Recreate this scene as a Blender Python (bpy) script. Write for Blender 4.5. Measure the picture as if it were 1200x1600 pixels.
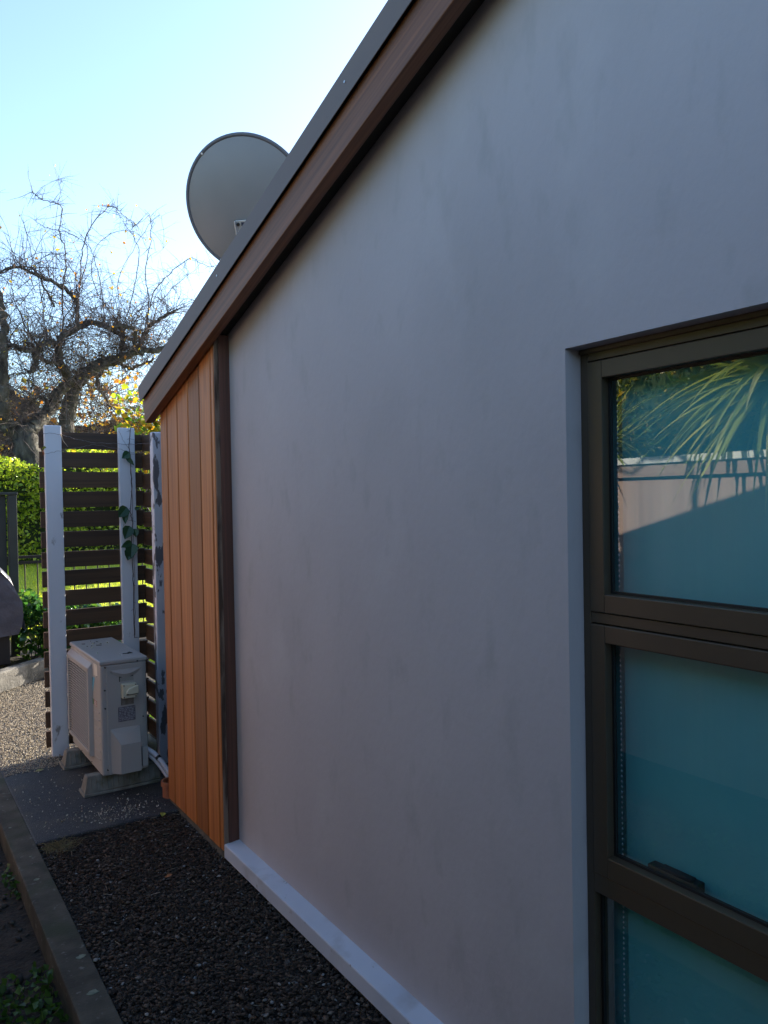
import bpy, math, random
import numpy as np
from mathutils import Matrix, Vector
from math import sin, cos, pi, radians, atan2, sqrt
for o in list(bpy.data.objects): bpy.data.objects.remove(o)
S = bpy.context.scene
C = S.collection
R = random.Random(7)
N = np.random.default_rng(11)

# ---------------------------------------------------------------- camera
EYE = 1.6
yaw, pit, rol = math.atan(799/1202), radians(-1.0), .018
f0 = Vector((sin(yaw)*cos(pit), cos(yaw)*cos(pit), sin(pit)))
r0 = Vector((cos(yaw), -sin(yaw), 0)); u0 = r0.cross(f0)
rr = r0*cos(rol)-u0*sin(rol); uu = u0*cos(rol)+r0*sin(rol)
cam = bpy.data.objects.new('camera', bpy.data.cameras.new('camera')); C.objects.link(cam)
cam.matrix_world = Matrix(((rr.x, uu.x, -f0.x, 0), (rr.y, uu.y, -f0.y, 0), (rr.z, uu.z, -f0.z, EYE), (0, 0, 0, 1)))
cam.data.sensor_fit = 'VERTICAL'; cam.data.sensor_height = 24; cam.data.lens = 24*1202/1600
cam.data.clip_start = .02; cam.data.clip_end = 2000
S.camera = cam
S.render.resolution_x, S.render.resolution_y = 768, 1024

# ---------------------------------------------------------------- light
SUN = Vector((1, .35, .367)).normalized()
el = math.asin(SUN.z); az = atan2(SUN.x, SUN.y)
w = bpy.data.worlds.new('World'); S.world = w; w.use_nodes = True
nt = w.node_tree; sky = nt.nodes.new('ShaderNodeTexSky'); sky.sky_type = 'NISHITA'; sky.sun_disc = False
sky.sun_elevation = el; sky.sun_rotation = az; sky.air_density = 1.0; sky.dust_density = 1.1; sky.ozone_density = 2.6
bg = nt.nodes['Background']; nt.links.new(sky.outputs[0], bg.inputs[0]); bg.inputs[1].default_value = .15
sl = bpy.data.lights.new('sun', 'SUN'); sl.energy = 5.0; sl.angle = radians(.5); sl.color = (1, .9, .76)
so = bpy.data.objects.new('sun', sl); C.objects.link(so); so.rotation_euler = (-SUN).to_track_quat('-Z', 'Y').to_euler()
so.location = (20, 8, 12)
S.view_settings.view_transform = 'Standard'; S.view_settings.look = 'None'
S.view_settings.exposure = 1.58; S.view_settings.gamma = 1

# ---------------------------------------------------------------- materials
def M(name, c1, c2=None, scale=8, rough=.8, bump=0, bscale=60, stretch=(1, 1, 1), metal=0, detail=6, spec=.5, dist=.004, lo=.35, hi=.65):
    m = bpy.data.materials.new(name); m.use_nodes = True; t = m.node_tree; b = t.nodes['Principled BSDF']
    b.inputs['Roughness'].default_value = rough; b.inputs['Metallic'].default_value = metal
    b.inputs['Specular IOR Level'].default_value = spec
    b.inputs['Base Color'].default_value = (*c1, 1)
    tc = t.nodes.new('ShaderNodeTexCoord'); mp = t.nodes.new('ShaderNodeMapping'); mp.inputs['Scale'].default_value = stretch
    t.links.new(tc.outputs['Object'], mp.inputs[0])
    if c2:
        n = t.nodes.new('ShaderNodeTexNoise'); n.inputs['Scale'].default_value = scale; n.inputs['Detail'].default_value = detail
        r = t.nodes.new('ShaderNodeValToRGB'); r.color_ramp.elements[0].color = (*c1, 1); r.color_ramp.elements[1].color = (*c2, 1)
        r.color_ramp.elements[0].position = lo; r.color_ramp.elements[1].position = hi
        t.links.new(mp.outputs[0], n.inputs['Vector']); t.links.new(n.outputs[0], r.inputs[0]); t.links.new(r.outputs[0], b.inputs['Base Color'])
        m['ramp'] = r.name
    if bump:
        n2 = t.nodes.new('ShaderNodeTexNoise'); n2.inputs['Scale'].default_value = bscale; n2.inputs['Detail'].default_value = 8
        bp = t.nodes.new('ShaderNodeBump'); bp.inputs['Strength'].default_value = bump; bp.inputs['Distance'].default_value = dist
        t.links.new(mp.outputs[0], n2.inputs['Vector']); t.links.new(n2.outputs[0], bp.inputs['Height']); t.links.new(bp.outputs[0], b.inputs['Normal'])
    return m

def mixcol(t, fac, a, b, mode='MIX'):
    x = t.nodes.new('ShaderNodeMix'); x.data_type = 'RGBA'; x.blend_type = mode
    for k, v in ((0, fac), (6, a), (7, b)):
        if isinstance(v, (int, float)): x.inputs[k].default_value = v
        elif isinstance(v, tuple): x.inputs[k].default_value = (*v, 1)
        else: t.links.new(v, x.inputs[k])
    return x.outputs[2]

def patches(m, colour, scale, lo, hi, stretch=(1, 1, 1), detail=5, vor=False):
    """a second colour laid over the base in patches with a shape of their own (lichen, peeled paint, wear)"""
    t = m.node_tree; b = t.nodes['Principled BSDF']
    tc = t.nodes.new('ShaderNodeTexCoord'); mp = t.nodes.new('ShaderNodeMapping'); mp.inputs['Scale'].default_value = stretch
    mp.inputs['Location'].default_value = (3.1, 7.7, 1.3)
    t.links.new(tc.outputs['Object'], mp.inputs[0])
    n = t.nodes.new('ShaderNodeTexVoronoi' if vor else 'ShaderNodeTexNoise'); n.inputs['Scale'].default_value = scale
    if not vor: n.inputs['Detail'].default_value = detail
    t.links.new(mp.outputs[0], n.inputs['Vector'])
    r = t.nodes.new('ShaderNodeMapRange'); r.inputs[1].default_value = lo; r.inputs[2].default_value = hi
    t.links.new(n.outputs[0], r.inputs[0])
    src = b.inputs['Base Color'].links[0].from_socket if b.inputs['Base Color'].links else tuple(b.inputs['Base Color'].default_value[:3])
    t.links.new(mixcol(t, r.outputs[0], src, colour), b.inputs['Base Color'])
    return m

def leafmat(name, cols, rough=.35, trans=.45):
    m = bpy.data.materials.new(name); m.use_nodes = True; t = m.node_tree; b = t.nodes['Principled BSDF']
    g = t.nodes.new('ShaderNodeNewGeometry'); r = t.nodes.new('ShaderNodeValToRGB')
    while len(r.color_ramp.elements) < len(cols): r.color_ramp.elements.new(.5)
    for i, c in enumerate(cols):
        r.color_ramp.elements[i].position = i/max(1, len(cols)-1); r.color_ramp.elements[i].color = (*c, 1)
    t.links.new(g.outputs['Random Per Island'], r.inputs[0]); t.links.new(r.outputs[0], b.inputs['Base Color'])
    b.inputs['Roughness'].default_value = rough
    tr = t.nodes.new('ShaderNodeBsdfTranslucent'); t.links.new(mixcol(t, 1.0, r.outputs[0], (1.9, 1.9, .9), 'MULTIPLY'), tr.inputs[0])
    mx = t.nodes.new('ShaderNodeMixShader'); mx.inputs[0].default_value = trans
    t.links.new(b.outputs[0], mx.inputs[1]); t.links.new(tr.outputs[0], mx.inputs[2]); t.links.new(mx.outputs[0], t.nodes['Material Output'].inputs[0])
    return m

def wood(name, dark, light, axis=2, scale=1.0, rough=.6, island=.25, bump=.3, tilt=0):
    """long grain along one axis, each board a little different"""
    m = bpy.data.materials.new(name); m.use_nodes = True; t = m.node_tree; b = t.nodes['Principled BSDF']; b.inputs['Roughness'].default_value = rough
    tc = t.nodes.new('ShaderNodeTexCoord'); g = t.nodes.new('ShaderNodeNewGeometry')
    mp = t.nodes.new('ShaderNodeMapping'); st = [62*scale]*3; st[axis] = 1.1*scale; mp.inputs['Scale'].default_value = st
    ad = t.nodes.new('ShaderNodeVectorMath'); ad.operation = 'MULTIPLY_ADD'; ad.inputs[1].default_value = (13, 17, 9)
    ro = t.nodes.new('ShaderNodeMapping'); ro.inputs['Rotation'].default_value = (tilt, 0, 0); t.links.new(tc.outputs['Object'], ro.inputs[0])
    t.links.new(g.outputs['Random Per Island'], ad.inputs[0]); t.links.new(ro.outputs[0], ad.inputs[2]); t.links.new(ad.outputs[0], mp.inputs[0])
    n = t.nodes.new('ShaderNodeTexNoise'); n.inputs['Scale'].default_value = 1; n.inputs['Detail'].default_value = 7; n.inputs['Distortion'].default_value = .8
    t.links.new(mp.outputs[0], n.inputs['Vector'])
    r = t.nodes.new('ShaderNodeValToRGB'); r.color_ramp.elements[0].position = .3; r.color_ramp.elements[1].position = .7
    r.color_ramp.elements[0].color = (*dark, 1); r.color_ramp.elements[1].color = (*light, 1); t.links.new(n.outputs[0], r.inputs[0])
    mr = t.nodes.new('ShaderNodeMapRange'); mr.inputs[3].default_value = 1-island; mr.inputs[4].default_value = 1+island
    t.links.new(g.outputs['Random Per Island'], mr.inputs[0])
    cb = t.nodes.new('ShaderNodeCombineXYZ')
    for i in range(3): t.links.new(mr.outputs[0], cb.inputs[i])
    t.links.new(mixcol(t, 1.0, r.outputs[0], cb.outputs[0], 'MULTIPLY'), b.inputs['Base Color'])
    bp = t.nodes.new('ShaderNodeBump'); bp.inputs['Strength'].default_value = bump; bp.inputs['Distance'].default_value = .002
    t.links.new(n.outputs[0], bp.inputs['Height']); t.links.new(bp.outputs[0], b.inputs['Normal'])
    return m

# ---------------------------------------------------------------- mesh helpers
class MB:
    def __init__(s): s.v = []; s.f = []
    def add(s, v, f):
        n = len(s.v); s.v += [tuple(p) for p in v]; s.f += [tuple(i+n for i in q) for q in f]; return s
    def box(s, x0, y0, z0, x1, y1, z1):
        x0, x1 = sorted((x0, x1)); y0, y1 = sorted((y0, y1)); z0, z1 = sorted((z0, z1))
        return s.add([(x0, y0, z0), (x1, y0, z0), (x1, y1, z0), (x0, y1, z0), (x0, y0, z1), (x1, y0, z1), (x1, y1, z1), (x0, y1, z1)],
                     [(0, 3, 2, 1), (4, 5, 6, 7), (0, 1, 5, 4), (1, 2, 6, 5), (2, 3, 7, 6), (3, 0, 4, 7)])
    def prism(s, poly, a, b, axis='x'):
        """poly: points in the two other axes (y,z) / (x,z) / (x,y), extruded from a to b"""
        n = len(poly)
        mk = {'x': lambda p, t: (t, p[0], p[1]), 'y': lambda p, t: (p[0], t, p[1]), 'z': lambda p, t: (p[0], p[1], t)}[axis]
        v = [mk(p, a) for p in poly]+[mk(p, b) for p in poly]
        return s.add(v, [tuple(range(n))[::-1], tuple(range(n, 2*n))]+[(i, (i+1) % n, n+(i+1) % n, n+i) for i in range(n)])
    def tube(s, pts, rad, n=8, cap=True):
        P = [Vector(p) for p in pts]; k = len(P)
        rad = [rad]*k if isinstance(rad, (int, float)) else rad
        v = []; up = Vector((.31, .22, .93))
        for i, p in enumerate(P):
            d = (P[min(i+1, k-1)]-P[max(i-1, 0)])
            d = d.normalized() if d.length > 1e-9 else Vector((0, 0, 1))
            a = d.cross(up)
            if a.length < .05: a = d.cross(Vector((1, 0, 0)))
            a.normalize(); b = d.cross(a)
            for j in range(n):
                t = 2*pi*j/n; v.append(p+(a*cos(t)+b*sin(t))*rad[i])
        f = [(i*n+j, i*n+(j+1) % n, (i+1)*n+(j+1) % n, (i+1)*n+j) for i in range(k-1) for j in range(n)]
        if cap: f += [tuple(range(n))[::-1], tuple(range((k-1)*n, k*n))]
        return s.add(v, f)
    def cyl(s, p, q, r, n=20): return s.tube([p, q], r, n)

def tag(o, label=None, cat=None, group=None, kind=None):
    for k, v in (('label', label), ('category', cat), ('group', group), ('kind', kind)):
        if v: o[k] = v
    return o
def thing(name, loc, label, cat, group=None):
    o = bpy.data.objects.new(name, None); C.objects.link(o); o.location = loc; o.empty_display_size = .1
    return tag(o, label, cat, group)
def wloc(o):
    p = Vector(o.location)
    while o.parent: o = o.parent; p += Vector(o.location)
    return p
def obj(name, mb, mat, parent=None, origin=None, smooth=False, bevel=0, seg=2):
    """links one mesh object; coordinates in mb are world coordinates"""
    v = np.array(mb.v, dtype=float) if not isinstance(mb, tuple) else mb[0]
    f = mb.f if not isinstance(mb, tuple) else mb[1]
    org = Vector(origin) if origin is not None else (wloc(parent) if parent else Vector((0, 0, 0)))
    me = bpy.data.meshes.new(name)
    v = v-np.array(org)
    if isinstance(f, np.ndarray):
        nv, nf, k = len(v), len(f), f.shape[1]
        me.vertices.add(nv); me.vertices.foreach_set('co', v.astype(np.float32).ravel())
        me.loops.add(nf*k); me.loops.foreach_set('vertex_index', f.astype(np.int32).ravel())
        me.polygons.add(nf); me.polygons.foreach_set('loop_start', np.arange(nf, dtype=np.int32)*k); me.update(calc_edges=True); me.validate()
    else:
        me.from_pydata([tuple(p) for p in v], [], f)
    me.materials.append(mat)
    if smooth: me.polygons.foreach_set('use_smooth', [True]*len(me.polygons))
    o = bpy.data.objects.new(name, me); C.objects.link(o)
    if parent: o.parent = parent; o.location = org-wloc(parent)
    else: o.location = org
    if bevel:
        b = o.modifiers.new('bevel', 'BEVEL'); b.width = bevel; b.segments = seg; b.limit_method = 'ANGLE'; b.angle_limit = radians(40)
    return o

def leaves(cent, size, up=.3, seed=0, ratio=.55, nrm=None, oval=False):
    """numpy leaf cards: folded rhombi (or six-pointed ovals), random orientation"""
    g = np.random.default_rng(seed); cent = np.asarray(cent); n = len(cent)
    size = np.broadcast_to(np.asarray(size, float), (n,))*g.uniform(.6, 1.25, n)
    a = g.normal(size=(n, 3)); a[:, 2] -= up; a /= np.linalg.norm(a, axis=1)[:, None]
    q = g.normal(size=(n, 3)); 
    if nrm is not None: q = np.cross(a, np.asarray(nrm)+g.normal(size=(n, 3))*.4)
    b = q-(q*a).sum(1)[:, None]*a; b /= np.linalg.norm(b, axis=1)[:, None]; c = np.cross(a, b)
    s = size[:, None]
    if oval:
        pts = [(-.5, 0, 0), (-.2, .8, .12), (.15, .75, .1), (.5, 0, -.06), (.15, -.75, .1), (-.2, -.8, .12)]
        fs = [(0, 1, 2, 3), (0, 3, 4, 5)]
    else:
        pts = [(-.5, 0, 0), (-.05, 1, .15), (.5, 0, -.05), (-.05, -1, .15)]; fs = [(0, 1, 2), (0, 2, 3)]
    V = np.stack([cent+a*s*p[0]+b*s*p[1]*ratio*.5+c*s*p[2] for p in pts], 1)
    k = len(pts); base = (np.arange(n)*k)[:, None]
    F = np.concatenate([base+np.array(x)[None, :] for x in fs], 0)
    return V.reshape(-1, 3), F

# ---------------------------------------------------------------- setting
m_soil = M('soil', (.012, .010, .008), (.035, .027, .02), 14, .95, .8, 50, dist=.02)
m_lawnbase = M('lawn_base', (.30, .37, .03), (.48, .52, .06), 22, .9, .8, 120, dist=.02)
# far ground: one sheet to the horizon with the lawn bank
mb = MB(); xs = [-400, -60, -20, -8, 0.5, 3, 6, 12, 30, 80, 400]
ys = [(-400, -.34), (0, -.34), (3, -.34), (6.9, -.34), (7.0, -.05), (9.25, .10), (10, .28), (11, .5), (12, .70), (14, .8), (20, .85), (60, .9), (400, .9)]
mb.add([(x, y, z) for y, z in ys for x in xs], [(j*11+i, j*11+i+1, (j+1)*11+i+1, (j+1)*11+i) for j in range(len(ys)-1) for i in range(10)])
tag(obj('ground', mb, M('ground_earth', (.045, .042, .028), (.075, .07, .045), 3, .95)), kind='structure')
mb = MB(); lx = [.5, 3, 6, 9, 14]; ly = [(9.25, .104), (10, .284), (11, .504), (12, .704), (14, .804), (16, .83)]
mb.add([(x, y, z) for y, z in ly for x in lx], [(j*5+i, j*5+i+1, (j+1)*5+i+1, (j+1)*5+i) for j in range(5) for i in range(4)])
tag(obj('lawn', mb, m_lawnbase), kind='structure')
mb = MB(); mb.box(-1.6, -5, -.5, .4945, 6.98, -.10)
tag(obj('garden_soil', mb, m_soil), kind='structure')
# asphalt
m_asph = M('asphalt', (.013, .014, .017), (.032, .033, .036), 35, .6, 1.0, 110, dist=.006)
patches(m_asph, (.045, .040, .034), 5, .48, .62, detail=9)
patches(m_asph, (.16, .15, .135), 150, .63, .69, detail=2)
mb = MB(); mb.box(.60, 3.93, -.45, 1.40, 7.7, 0); mb.box(1.40, 4.10, -.45, 1.56, 7.7, 0); mb.box(-3, 6.99, -.45, .60, 7.7, 0)
tag(obj('asphalt_path', mb, m_asph, bevel=.01), kind='structure')
# gravel bed
m_bed = M('gravel_soil', (.010, .008, .006), (.03, .024, .02), 60, .95, .9, 120, dist=.01)
mb = MB(); nx, ny = 14, 100
xa = np.linspace(.60, 1.36, nx); ya = np.linspace(-4, 3.94, ny)
mb.add([(x, y, -.035+.008*sin(x*17+y*3)+.006*sin(y*11+x*5)) for y in ya for x in xa], [(j*nx+i, j*nx+i+1, (j+1)*nx+i+1, (j+1)*nx+i) for j in range(ny-1) for i in range(nx-1)])
tag(obj('gravel_bed', mb, m_bed), kind='structure')
def stones(n, xr, yr, z, smin, smax, seed, flat=.6):
    g = np.random.default_rng(seed)
    ico = np.array([(0, 0, 1), (.9, 0, .45), (.28, .85, .45), (-.72, .53, .45), (-.72, -.53, .45), (.28, -.85, .45), (.72, .53, -.45), (-.28, .85, -.45), (-.9, 0, -.45), (-.28, -.85, -.45), (.72, -.53, -.45), (0, 0, -1)])
    fc = np.array([(0, 1, 2), (0, 2, 3), (0, 3, 4), (0, 4, 5), (0, 5, 1), (1, 6, 2), (2, 7, 3), (3, 8, 4), (4, 9, 5), (5, 10, 1), (6, 7, 2), (7, 8, 3), (8, 9, 4), (9, 10, 5), (10, 6, 1), (11, 7, 6), (11, 8, 7), (11, 9, 8), (11, 10, 9), (11, 6, 10)])
    V = ico[None]*g.uniform(.6, 1.25, (n, 12, 1))
    sc = g.uniform(smin, smax, (n, 1, 1))*np.stack([np.ones(n), g.uniform(.5, .95, n), g.uniform(min(.35, flat*.7), flat, n)], 1)[:, None, :]
    V = V*sc
    t = g.normal(0, .35, n); V2 = V.copy(); V2[..., 1] = V[..., 1]*np.cos(t)[:, None]-V[..., 2]*np.sin(t)[:, None]; V2[..., 2] = V[..., 1]*np.sin(t)[:, None]+V[..., 2]*np.cos(t)[:, None]
    t = g.uniform(0, 6.3, n)[:, None]; X = V2[..., 0]*np.cos(t)-V2[..., 1]*np.sin(t); Y = V2[..., 0]*np.sin(t)+V2[..., 1]*np.cos(t)
    c = np.stack([g.uniform(*xr, n), g.uniform(*yr, n), z+g.uniform(-.004, .012, n)], 1)
    V = np.stack([X, Y, V2[..., 2]], -1)+c[:, None, :]
    F = (fc[None]+(np.arange(n)*12)[:, None, None]).reshape(-1, 3)
    return V.reshape(-1, 3), F
def stonemat(name, cols, rough=.75):
    m = bpy.data.materials.new(name); m.use_nodes = True; t = m.node_tree; b = t.nodes['Principled BSDF']; b.inputs['Roughness'].default_value = rough
    g = t.nodes.new('ShaderNodeNewGeometry'); r = t.nodes.new('ShaderNodeValToRGB')
    while len(r.color_ramp.elements) < len(cols): r.color_ramp.elements.new(.5)
    for i, (p, c) in enumerate(cols): r.color_ramp.elements[i].position = p; r.color_ramp.elements[i].color = (*c, 1)
    t.links.new(g.outputs['Random Per Island'], r.inputs[0])
    n = t.nodes.new('ShaderNodeTexNoise'); n.inputs['Scale'].default_value = 130; n.inputs['Detail'].default_value = 4
    t.links.new(mixcol(t, .6, r.outputs[0], n.outputs[0], 'MULTIPLY'), b.inputs['Base Color'])
    return m
m_stone = stonemat('dark_stone', [(0, (.014, .009, .006)), (.4, (.040, .026, .017)), (.8, (.085, .060, .043)), (.965, (.11, .10, .09)), (.988, (.38, .37, .36))])
tag(obj('gravel', stones(24000, (.61, 1.345), (1.9, 3.93), -.030, .003, .0105, 3, .5), m_stone), 'dark brown and grey gravel filling the strip below the rendered wall', 'gravel', kind='stuff')
tag(obj('gravel', stones(5000, (.61, 1.345), (-3, 1.9), -.028, .008, .017, 4), m_stone), 'dark gravel of the strip nearest the viewer, under the window', 'gravel', kind='stuff')
tag(obj('bark_chips', stones(2600, (.61, 1.30), (1.9, 3.93), -.018, .004, .013, 8, .30), stonemat('bark_chip', [(0, (.025, .015, .008)), (.6, (.080, .048, .028)), (.97, (.14, .10, .07)), (1, (.4, .38, .35))])), 'flat brown bark chips mixed over the gravel bed', 'bark chips', kind='stuff')
# brown needles / bark shreds on the gravel
m_shred = stonemat('bark_shred', [(0, (.03, .018, .010)), (.6, (.075, .045, .026)), (.95, (.12, .08, .05)), (.985, (.3, .26, .2))], .8)
mb = MB()
for i in range(3200):
    y = 3.93-abs(R.gauss(0, .5)) if i < 1500 else R.uniform(2.2, 3.9)
    x = R.uniform(.62, 1.27); a = R.uniform(0, 6.3); l = R.uniform(.004, .018); z = -.016+R.uniform(-.006, .006); h = R.uniform(.0008, .0022)
    dx, dy = cos(a)*l, sin(a)*l
    mb.tube([(x-dx, y-dy, z), (x+dy*.05, y+dx*.05, z+.002), (x+dx, y+dy, z+R.uniform(-.002, .006))], h, 3, False)
tag(obj('bark_shreds', mb, m_shred), 'brown bark shreds and needles strewn over the gravel near the asphalt edge', 'bark litter', kind='stuff')
mb = MB()
for i in range(170):
    x = .69+R.gauss(0, .035); y = 3.86+R.gauss(0, .035); a = R.uniform(0, 6.3); l = R.uniform(.03, .08); b_ = R.uniform(.05, .5)
    mb.tube([(x, y, -.02), (x+cos(a)*l*.5, y+sin(a)*l*.5, -.015+b_*l*.6), (x+cos(a)*l, y+sin(a)*l, -.015+b_*l*.5)], [.0011, .001, .0004], 3, False)
tag(obj('dry_grass', mb, M('dry_grass', (.14, .11, .05), (.22, .19, .09), 20, .9)), 'withered grass growing where the gravel meets the asphalt beside the kerb', 'grass', kind='stuff')
# white flakes
cs = [(1.02+N.normal(0, .12), 4.08+N.normal(0, .07), .004) for _ in range(330)]+[(N.uniform(.62, 1.25), N.uniform(3.96, 5.15), .004) for _ in range(260)]
cs = [c for c in cs if c[0] < 1.25 and c[1] > 3.95]
tag(obj('fallen_petals', leaves(cs, N.uniform(.005, .016, len(cs)), 0, 5, .6, nrm=np.tile((0, 0, 1.), (len(cs), 1)).astype(float)), leafmat('petal', [(.45, .42, .36), (.22, .2, .17), (.6, .57, .5)], .7, .1)),
    'pale petals and flakes scattered on the dark asphalt in front of the heat pump', 'petals', kind='stuff')
tag(obj('grit', stones(21000, (.61, 1.3), (5.0, 7.5), .001, .002, .006, 15, .9), stonemat('sun_paled_grit', [(0, (.34, .28, .2)), (1, (.72, .63, .48))])), 'pale grit and crumbs on the asphalt left of the white post, lightened to carry the sunlight', 'grit', kind='stuff')  # real grit, coloured extra pale to stand in for the sunlight here
cs = [(N.uniform(.62, .95), N.uniform(5.2, 7.3), .004) for _ in range(500)]
tag(obj('leaf_litter', leaves(cs, .014, 0, 6, .6, nrm=np.tile((0, 0, 1.), (len(cs), 1))), leafmat('litter', [(.3, .22, .1), (.12, .08, .04), (.4, .33, .2)], .7, .1)),
    'small dry leaves littering the sunlit asphalt beyond the slatted screen', 'leaf litter', kind='stuff')
def single_leaf(x, y, z, l, a, col, label, tilt=.2):
    pts = [(-.5, 0, 0), (-.3, .22, .06), (0, .3, .09), (.3, .17, .05), (.5, 0, -.02), (.3, -.17, .05), (0, -.3, .09), (-.3, -.22, .06), (-.72, .02, .0), (0, 0, 0)]
    V = [(x+l*(p[0]*cos(a)-p[1]*sin(a)), y+l*(p[0]*sin(a)+p[1]*cos(a)), z+l*(p[2]+tilt*p[1])+l*.1) for p in pts]
    F = [(0, 1, 9), (1, 2, 9), (2, 3, 9), (3, 4, 9), (4, 5, 9), (5, 6, 9), (6, 7, 9), (7, 0, 9), (8, 0, 1)]
    mb = MB().add(V, F)
    return tag(obj('fallen_leaf', mb, M('fallen_leaf', col, tuple(c*.6 for c in col), 60, .6), origin=(x, y, z)), label, 'leaf', 'fallen leaves')
single_leaf(.80, 4.98, .002, .05, .4, (.36, .33, .14), 'curled pale yellow leaf on asphalt left of the rear concrete foot')
single_leaf(1.20, 3.90, .0, .05, 1.2, (.30, .34, .05), 'yellow green leaf at the asphalt edge near the cladding base')
single_leaf(1.03, 3.28, -.018, .035, .3, (.45, .17, .06), 'small orange brown leaf lying on the open gravel')

# kerb
m_kerb = M('kerb_concrete', (.034, .032, .024), (.080, .074, .056), 9, .9, .7, 90, dist=.004)
patches(m_kerb, (.13, .13, .115), 30, .62, .70, detail=7)
patches(m_kerb, (.03, .04, .02), 3.2, .52, .64)
mb = MB(); y = -4.0
while y < 6.9:
    mb.box(.495, y, -.36, .605, min(y+11, 6.98), 0); y += 11.004
kerb = obj('kerb', mb, m_kerb, origin=(.55, 1, -.3), bevel=.006)
tag(kerb, 'long weathered grey kerb edging with lichen spots along the gravel', 'kerb')
m_lich = M('lichen', (.12, .15, .11), (.2, .22, .17), 60, .95, .5, 200)
for (x, y, s) in [(.545, 3.55, .016), (.562, 2.62, .024), (.575, 2.85, .020), (.53, 4.2, .01), (.56, 3.8, .009)]:
    mb = MB(); n = 14; rs = [s*R.uniform(.6, 1.15) for _ in range(n)]
    pts = [(x+rs[i]*cos(2*pi*i/n)*.8, y+rs[i]*sin(2*pi*i/n)*.7) for i in range(n)]
    mb.prism(pts, -.001, .0016, 'z'); obj('lichen_spot', mb, m_lich, kerb)

# ground cover left of kerb
gc = np.stack([N.uniform(-.5, .485, 13000), N.uniform(1.2, 5.6, 13000), N.uniform(-.105, -.03, 13000)], 1)
keep = np.sin(gc[:, 0]*9+1)+np.sin(gc[:, 1]*5)+np.sin(gc[:, 0]*4-gc[:, 1]*7) > -.5
gc = gc[keep]
tag(obj('ground_cover', leaves(gc, .03, -.3, 9, .8), leafmat('ground_cover', [(.03, .08, .015), (.06, .13, .025), (.02, .05, .012)], .5, .3)),
    'dark green weeds and moss growing on the sunken soil left of the kerb', 'ground cover', kind='stuff')
tag(obj('pebbles', stones(900, (-.6, .48), (1.5, 5), -.10, .008, .026, 12), stonemat('soil_stone', [(0, (.012, .010, .008)), (1, (.05, .045, .035))])), 'dark stones lying in the sunken soil left of the kerb', 'stones', kind='stuff')

# ---------------------------------------------------------------- house
XW, XC, XB = 1.355, 1.284, 1.232
def L(y): return .303*(4.2-y)
m_wall = M('painted_render', (.425, .395, .412), (.485, .452, .466), 1.5, .74, .6, 46, stretch=(1, 1, .6), dist=.0022, lo=.25, hi=.75)
patches(m_wall, (.365, .345, .352), 1.5, .50, 1.0, stretch=(1, 1.3, .95), detail=10)
patches(m_wall, (.33, .318, .318), 7.5, .57, 1.0, stretch=(1, 1.7, .8), detail=12)
patches(m_wall, (.52, .50, .51), 2.6, .58, .95, stretch=(1, 1.4, .9), detail=10)
m_ledge = M('ledge_paint', (.50, .54, .62), (.55, .59, .67), 6, .6, .15, 200, dist=.001)
patches(m_ledge, (.36, .36, .38), 7, .56, .8, detail=10)
patches(m_ledge, (.2, .18, .16), 26, .66, .74, detail=8)
m_cedar = wood('cedar', (.235, .072, .018), (.40, .140, .038), 2, .9, .5, .42)
patches(m_cedar, (.16, .052, .018), 9, .60, .9, stretch=(1, 2.5, .35), detail=8)
m_barge = wood('stained_timber', (.075, .026, .010), (.235, .088, .034), 1, .8, .55, .05, tilt=math.atan(.303))
m_post = wood('dark_stained_timber', (.07, .026, .016), (.14, .052, .032), 2, 1.2, .55, .05)
m_endgrain = M('weathered_timber', (.06, .032, .02), (.21, .14, .10), 26, .85, .6, 80, stretch=(1, 1, .16), dist=.003, lo=.42, hi=.58)
m_flash = M('roof_flashing', (.130, .102, .096), (.148, .115, .105), 1.2, .62, .06, 30, metal=0)
m_found = M('foundation_concrete', (.07, .065, .055), (.14, .13, .11), 12, .95, .8, 60, dist=.006)
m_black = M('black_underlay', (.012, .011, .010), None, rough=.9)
m_int = M('interior_paint', (.3, .3, .3), None, rough=.9)
house = thing('house', (XW, 4.07, 0), 'rendered gable end house with cedar cladding strip and dark framed window', 'house')
W0, W1, WT, WBt = .30, 1.263, 1.942, .15     # window opening
RT = 2.0764
def wallpoly(ya, yb, z0): return [(ya, z0), (yb, z0), (yb, RT+L(yb)), (ya, RT+L(ya))]
mb = MB()
mb.prism(wallpoly(W1, 4.05, -.15), XW, XW+.13)
mb.prism(wallpoly(W0, W1, WT), XW, XW+.13)
mb.box(XW, W0, -.15, XW+.13, W1, WBt)
mb.prism([(-1.5, -.15), (W0, -.15), (W0, RT+L(W0)), (-1.5, RT+L(-1.5))], XW, XW+.13)
mb.prism([(-7.2, -.15), (-1.5, -.15), (-1.5, RT+L(-1.5)), (-7.2, RT+L(4.2))], XW, XW+.13)
obj('rendered_wall', mb, m_wall, house)
mb = MB(); mb.box(XC+.03, 3.95, -.1, 9, 4.05, 2.08); mb.box(XW, -7.2, -.1, 9, -7.08, 2.08); mb.prism([(-7.2, -.15), (4.05, -.15), (4.05, 2.1), (-1.5, 3.8), (-7.2, 2.1)], 8.9, 9.0)
obj('outer_wall', mb, m_wall, house)
mb = MB(); mb.box(3.0, 4.052, -.1, 8.8, 5.85, 2.78); obj('unseen_sun_block', mb, m_wall, house)  # unseen box added to keep the sun off the fence opposite
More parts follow.
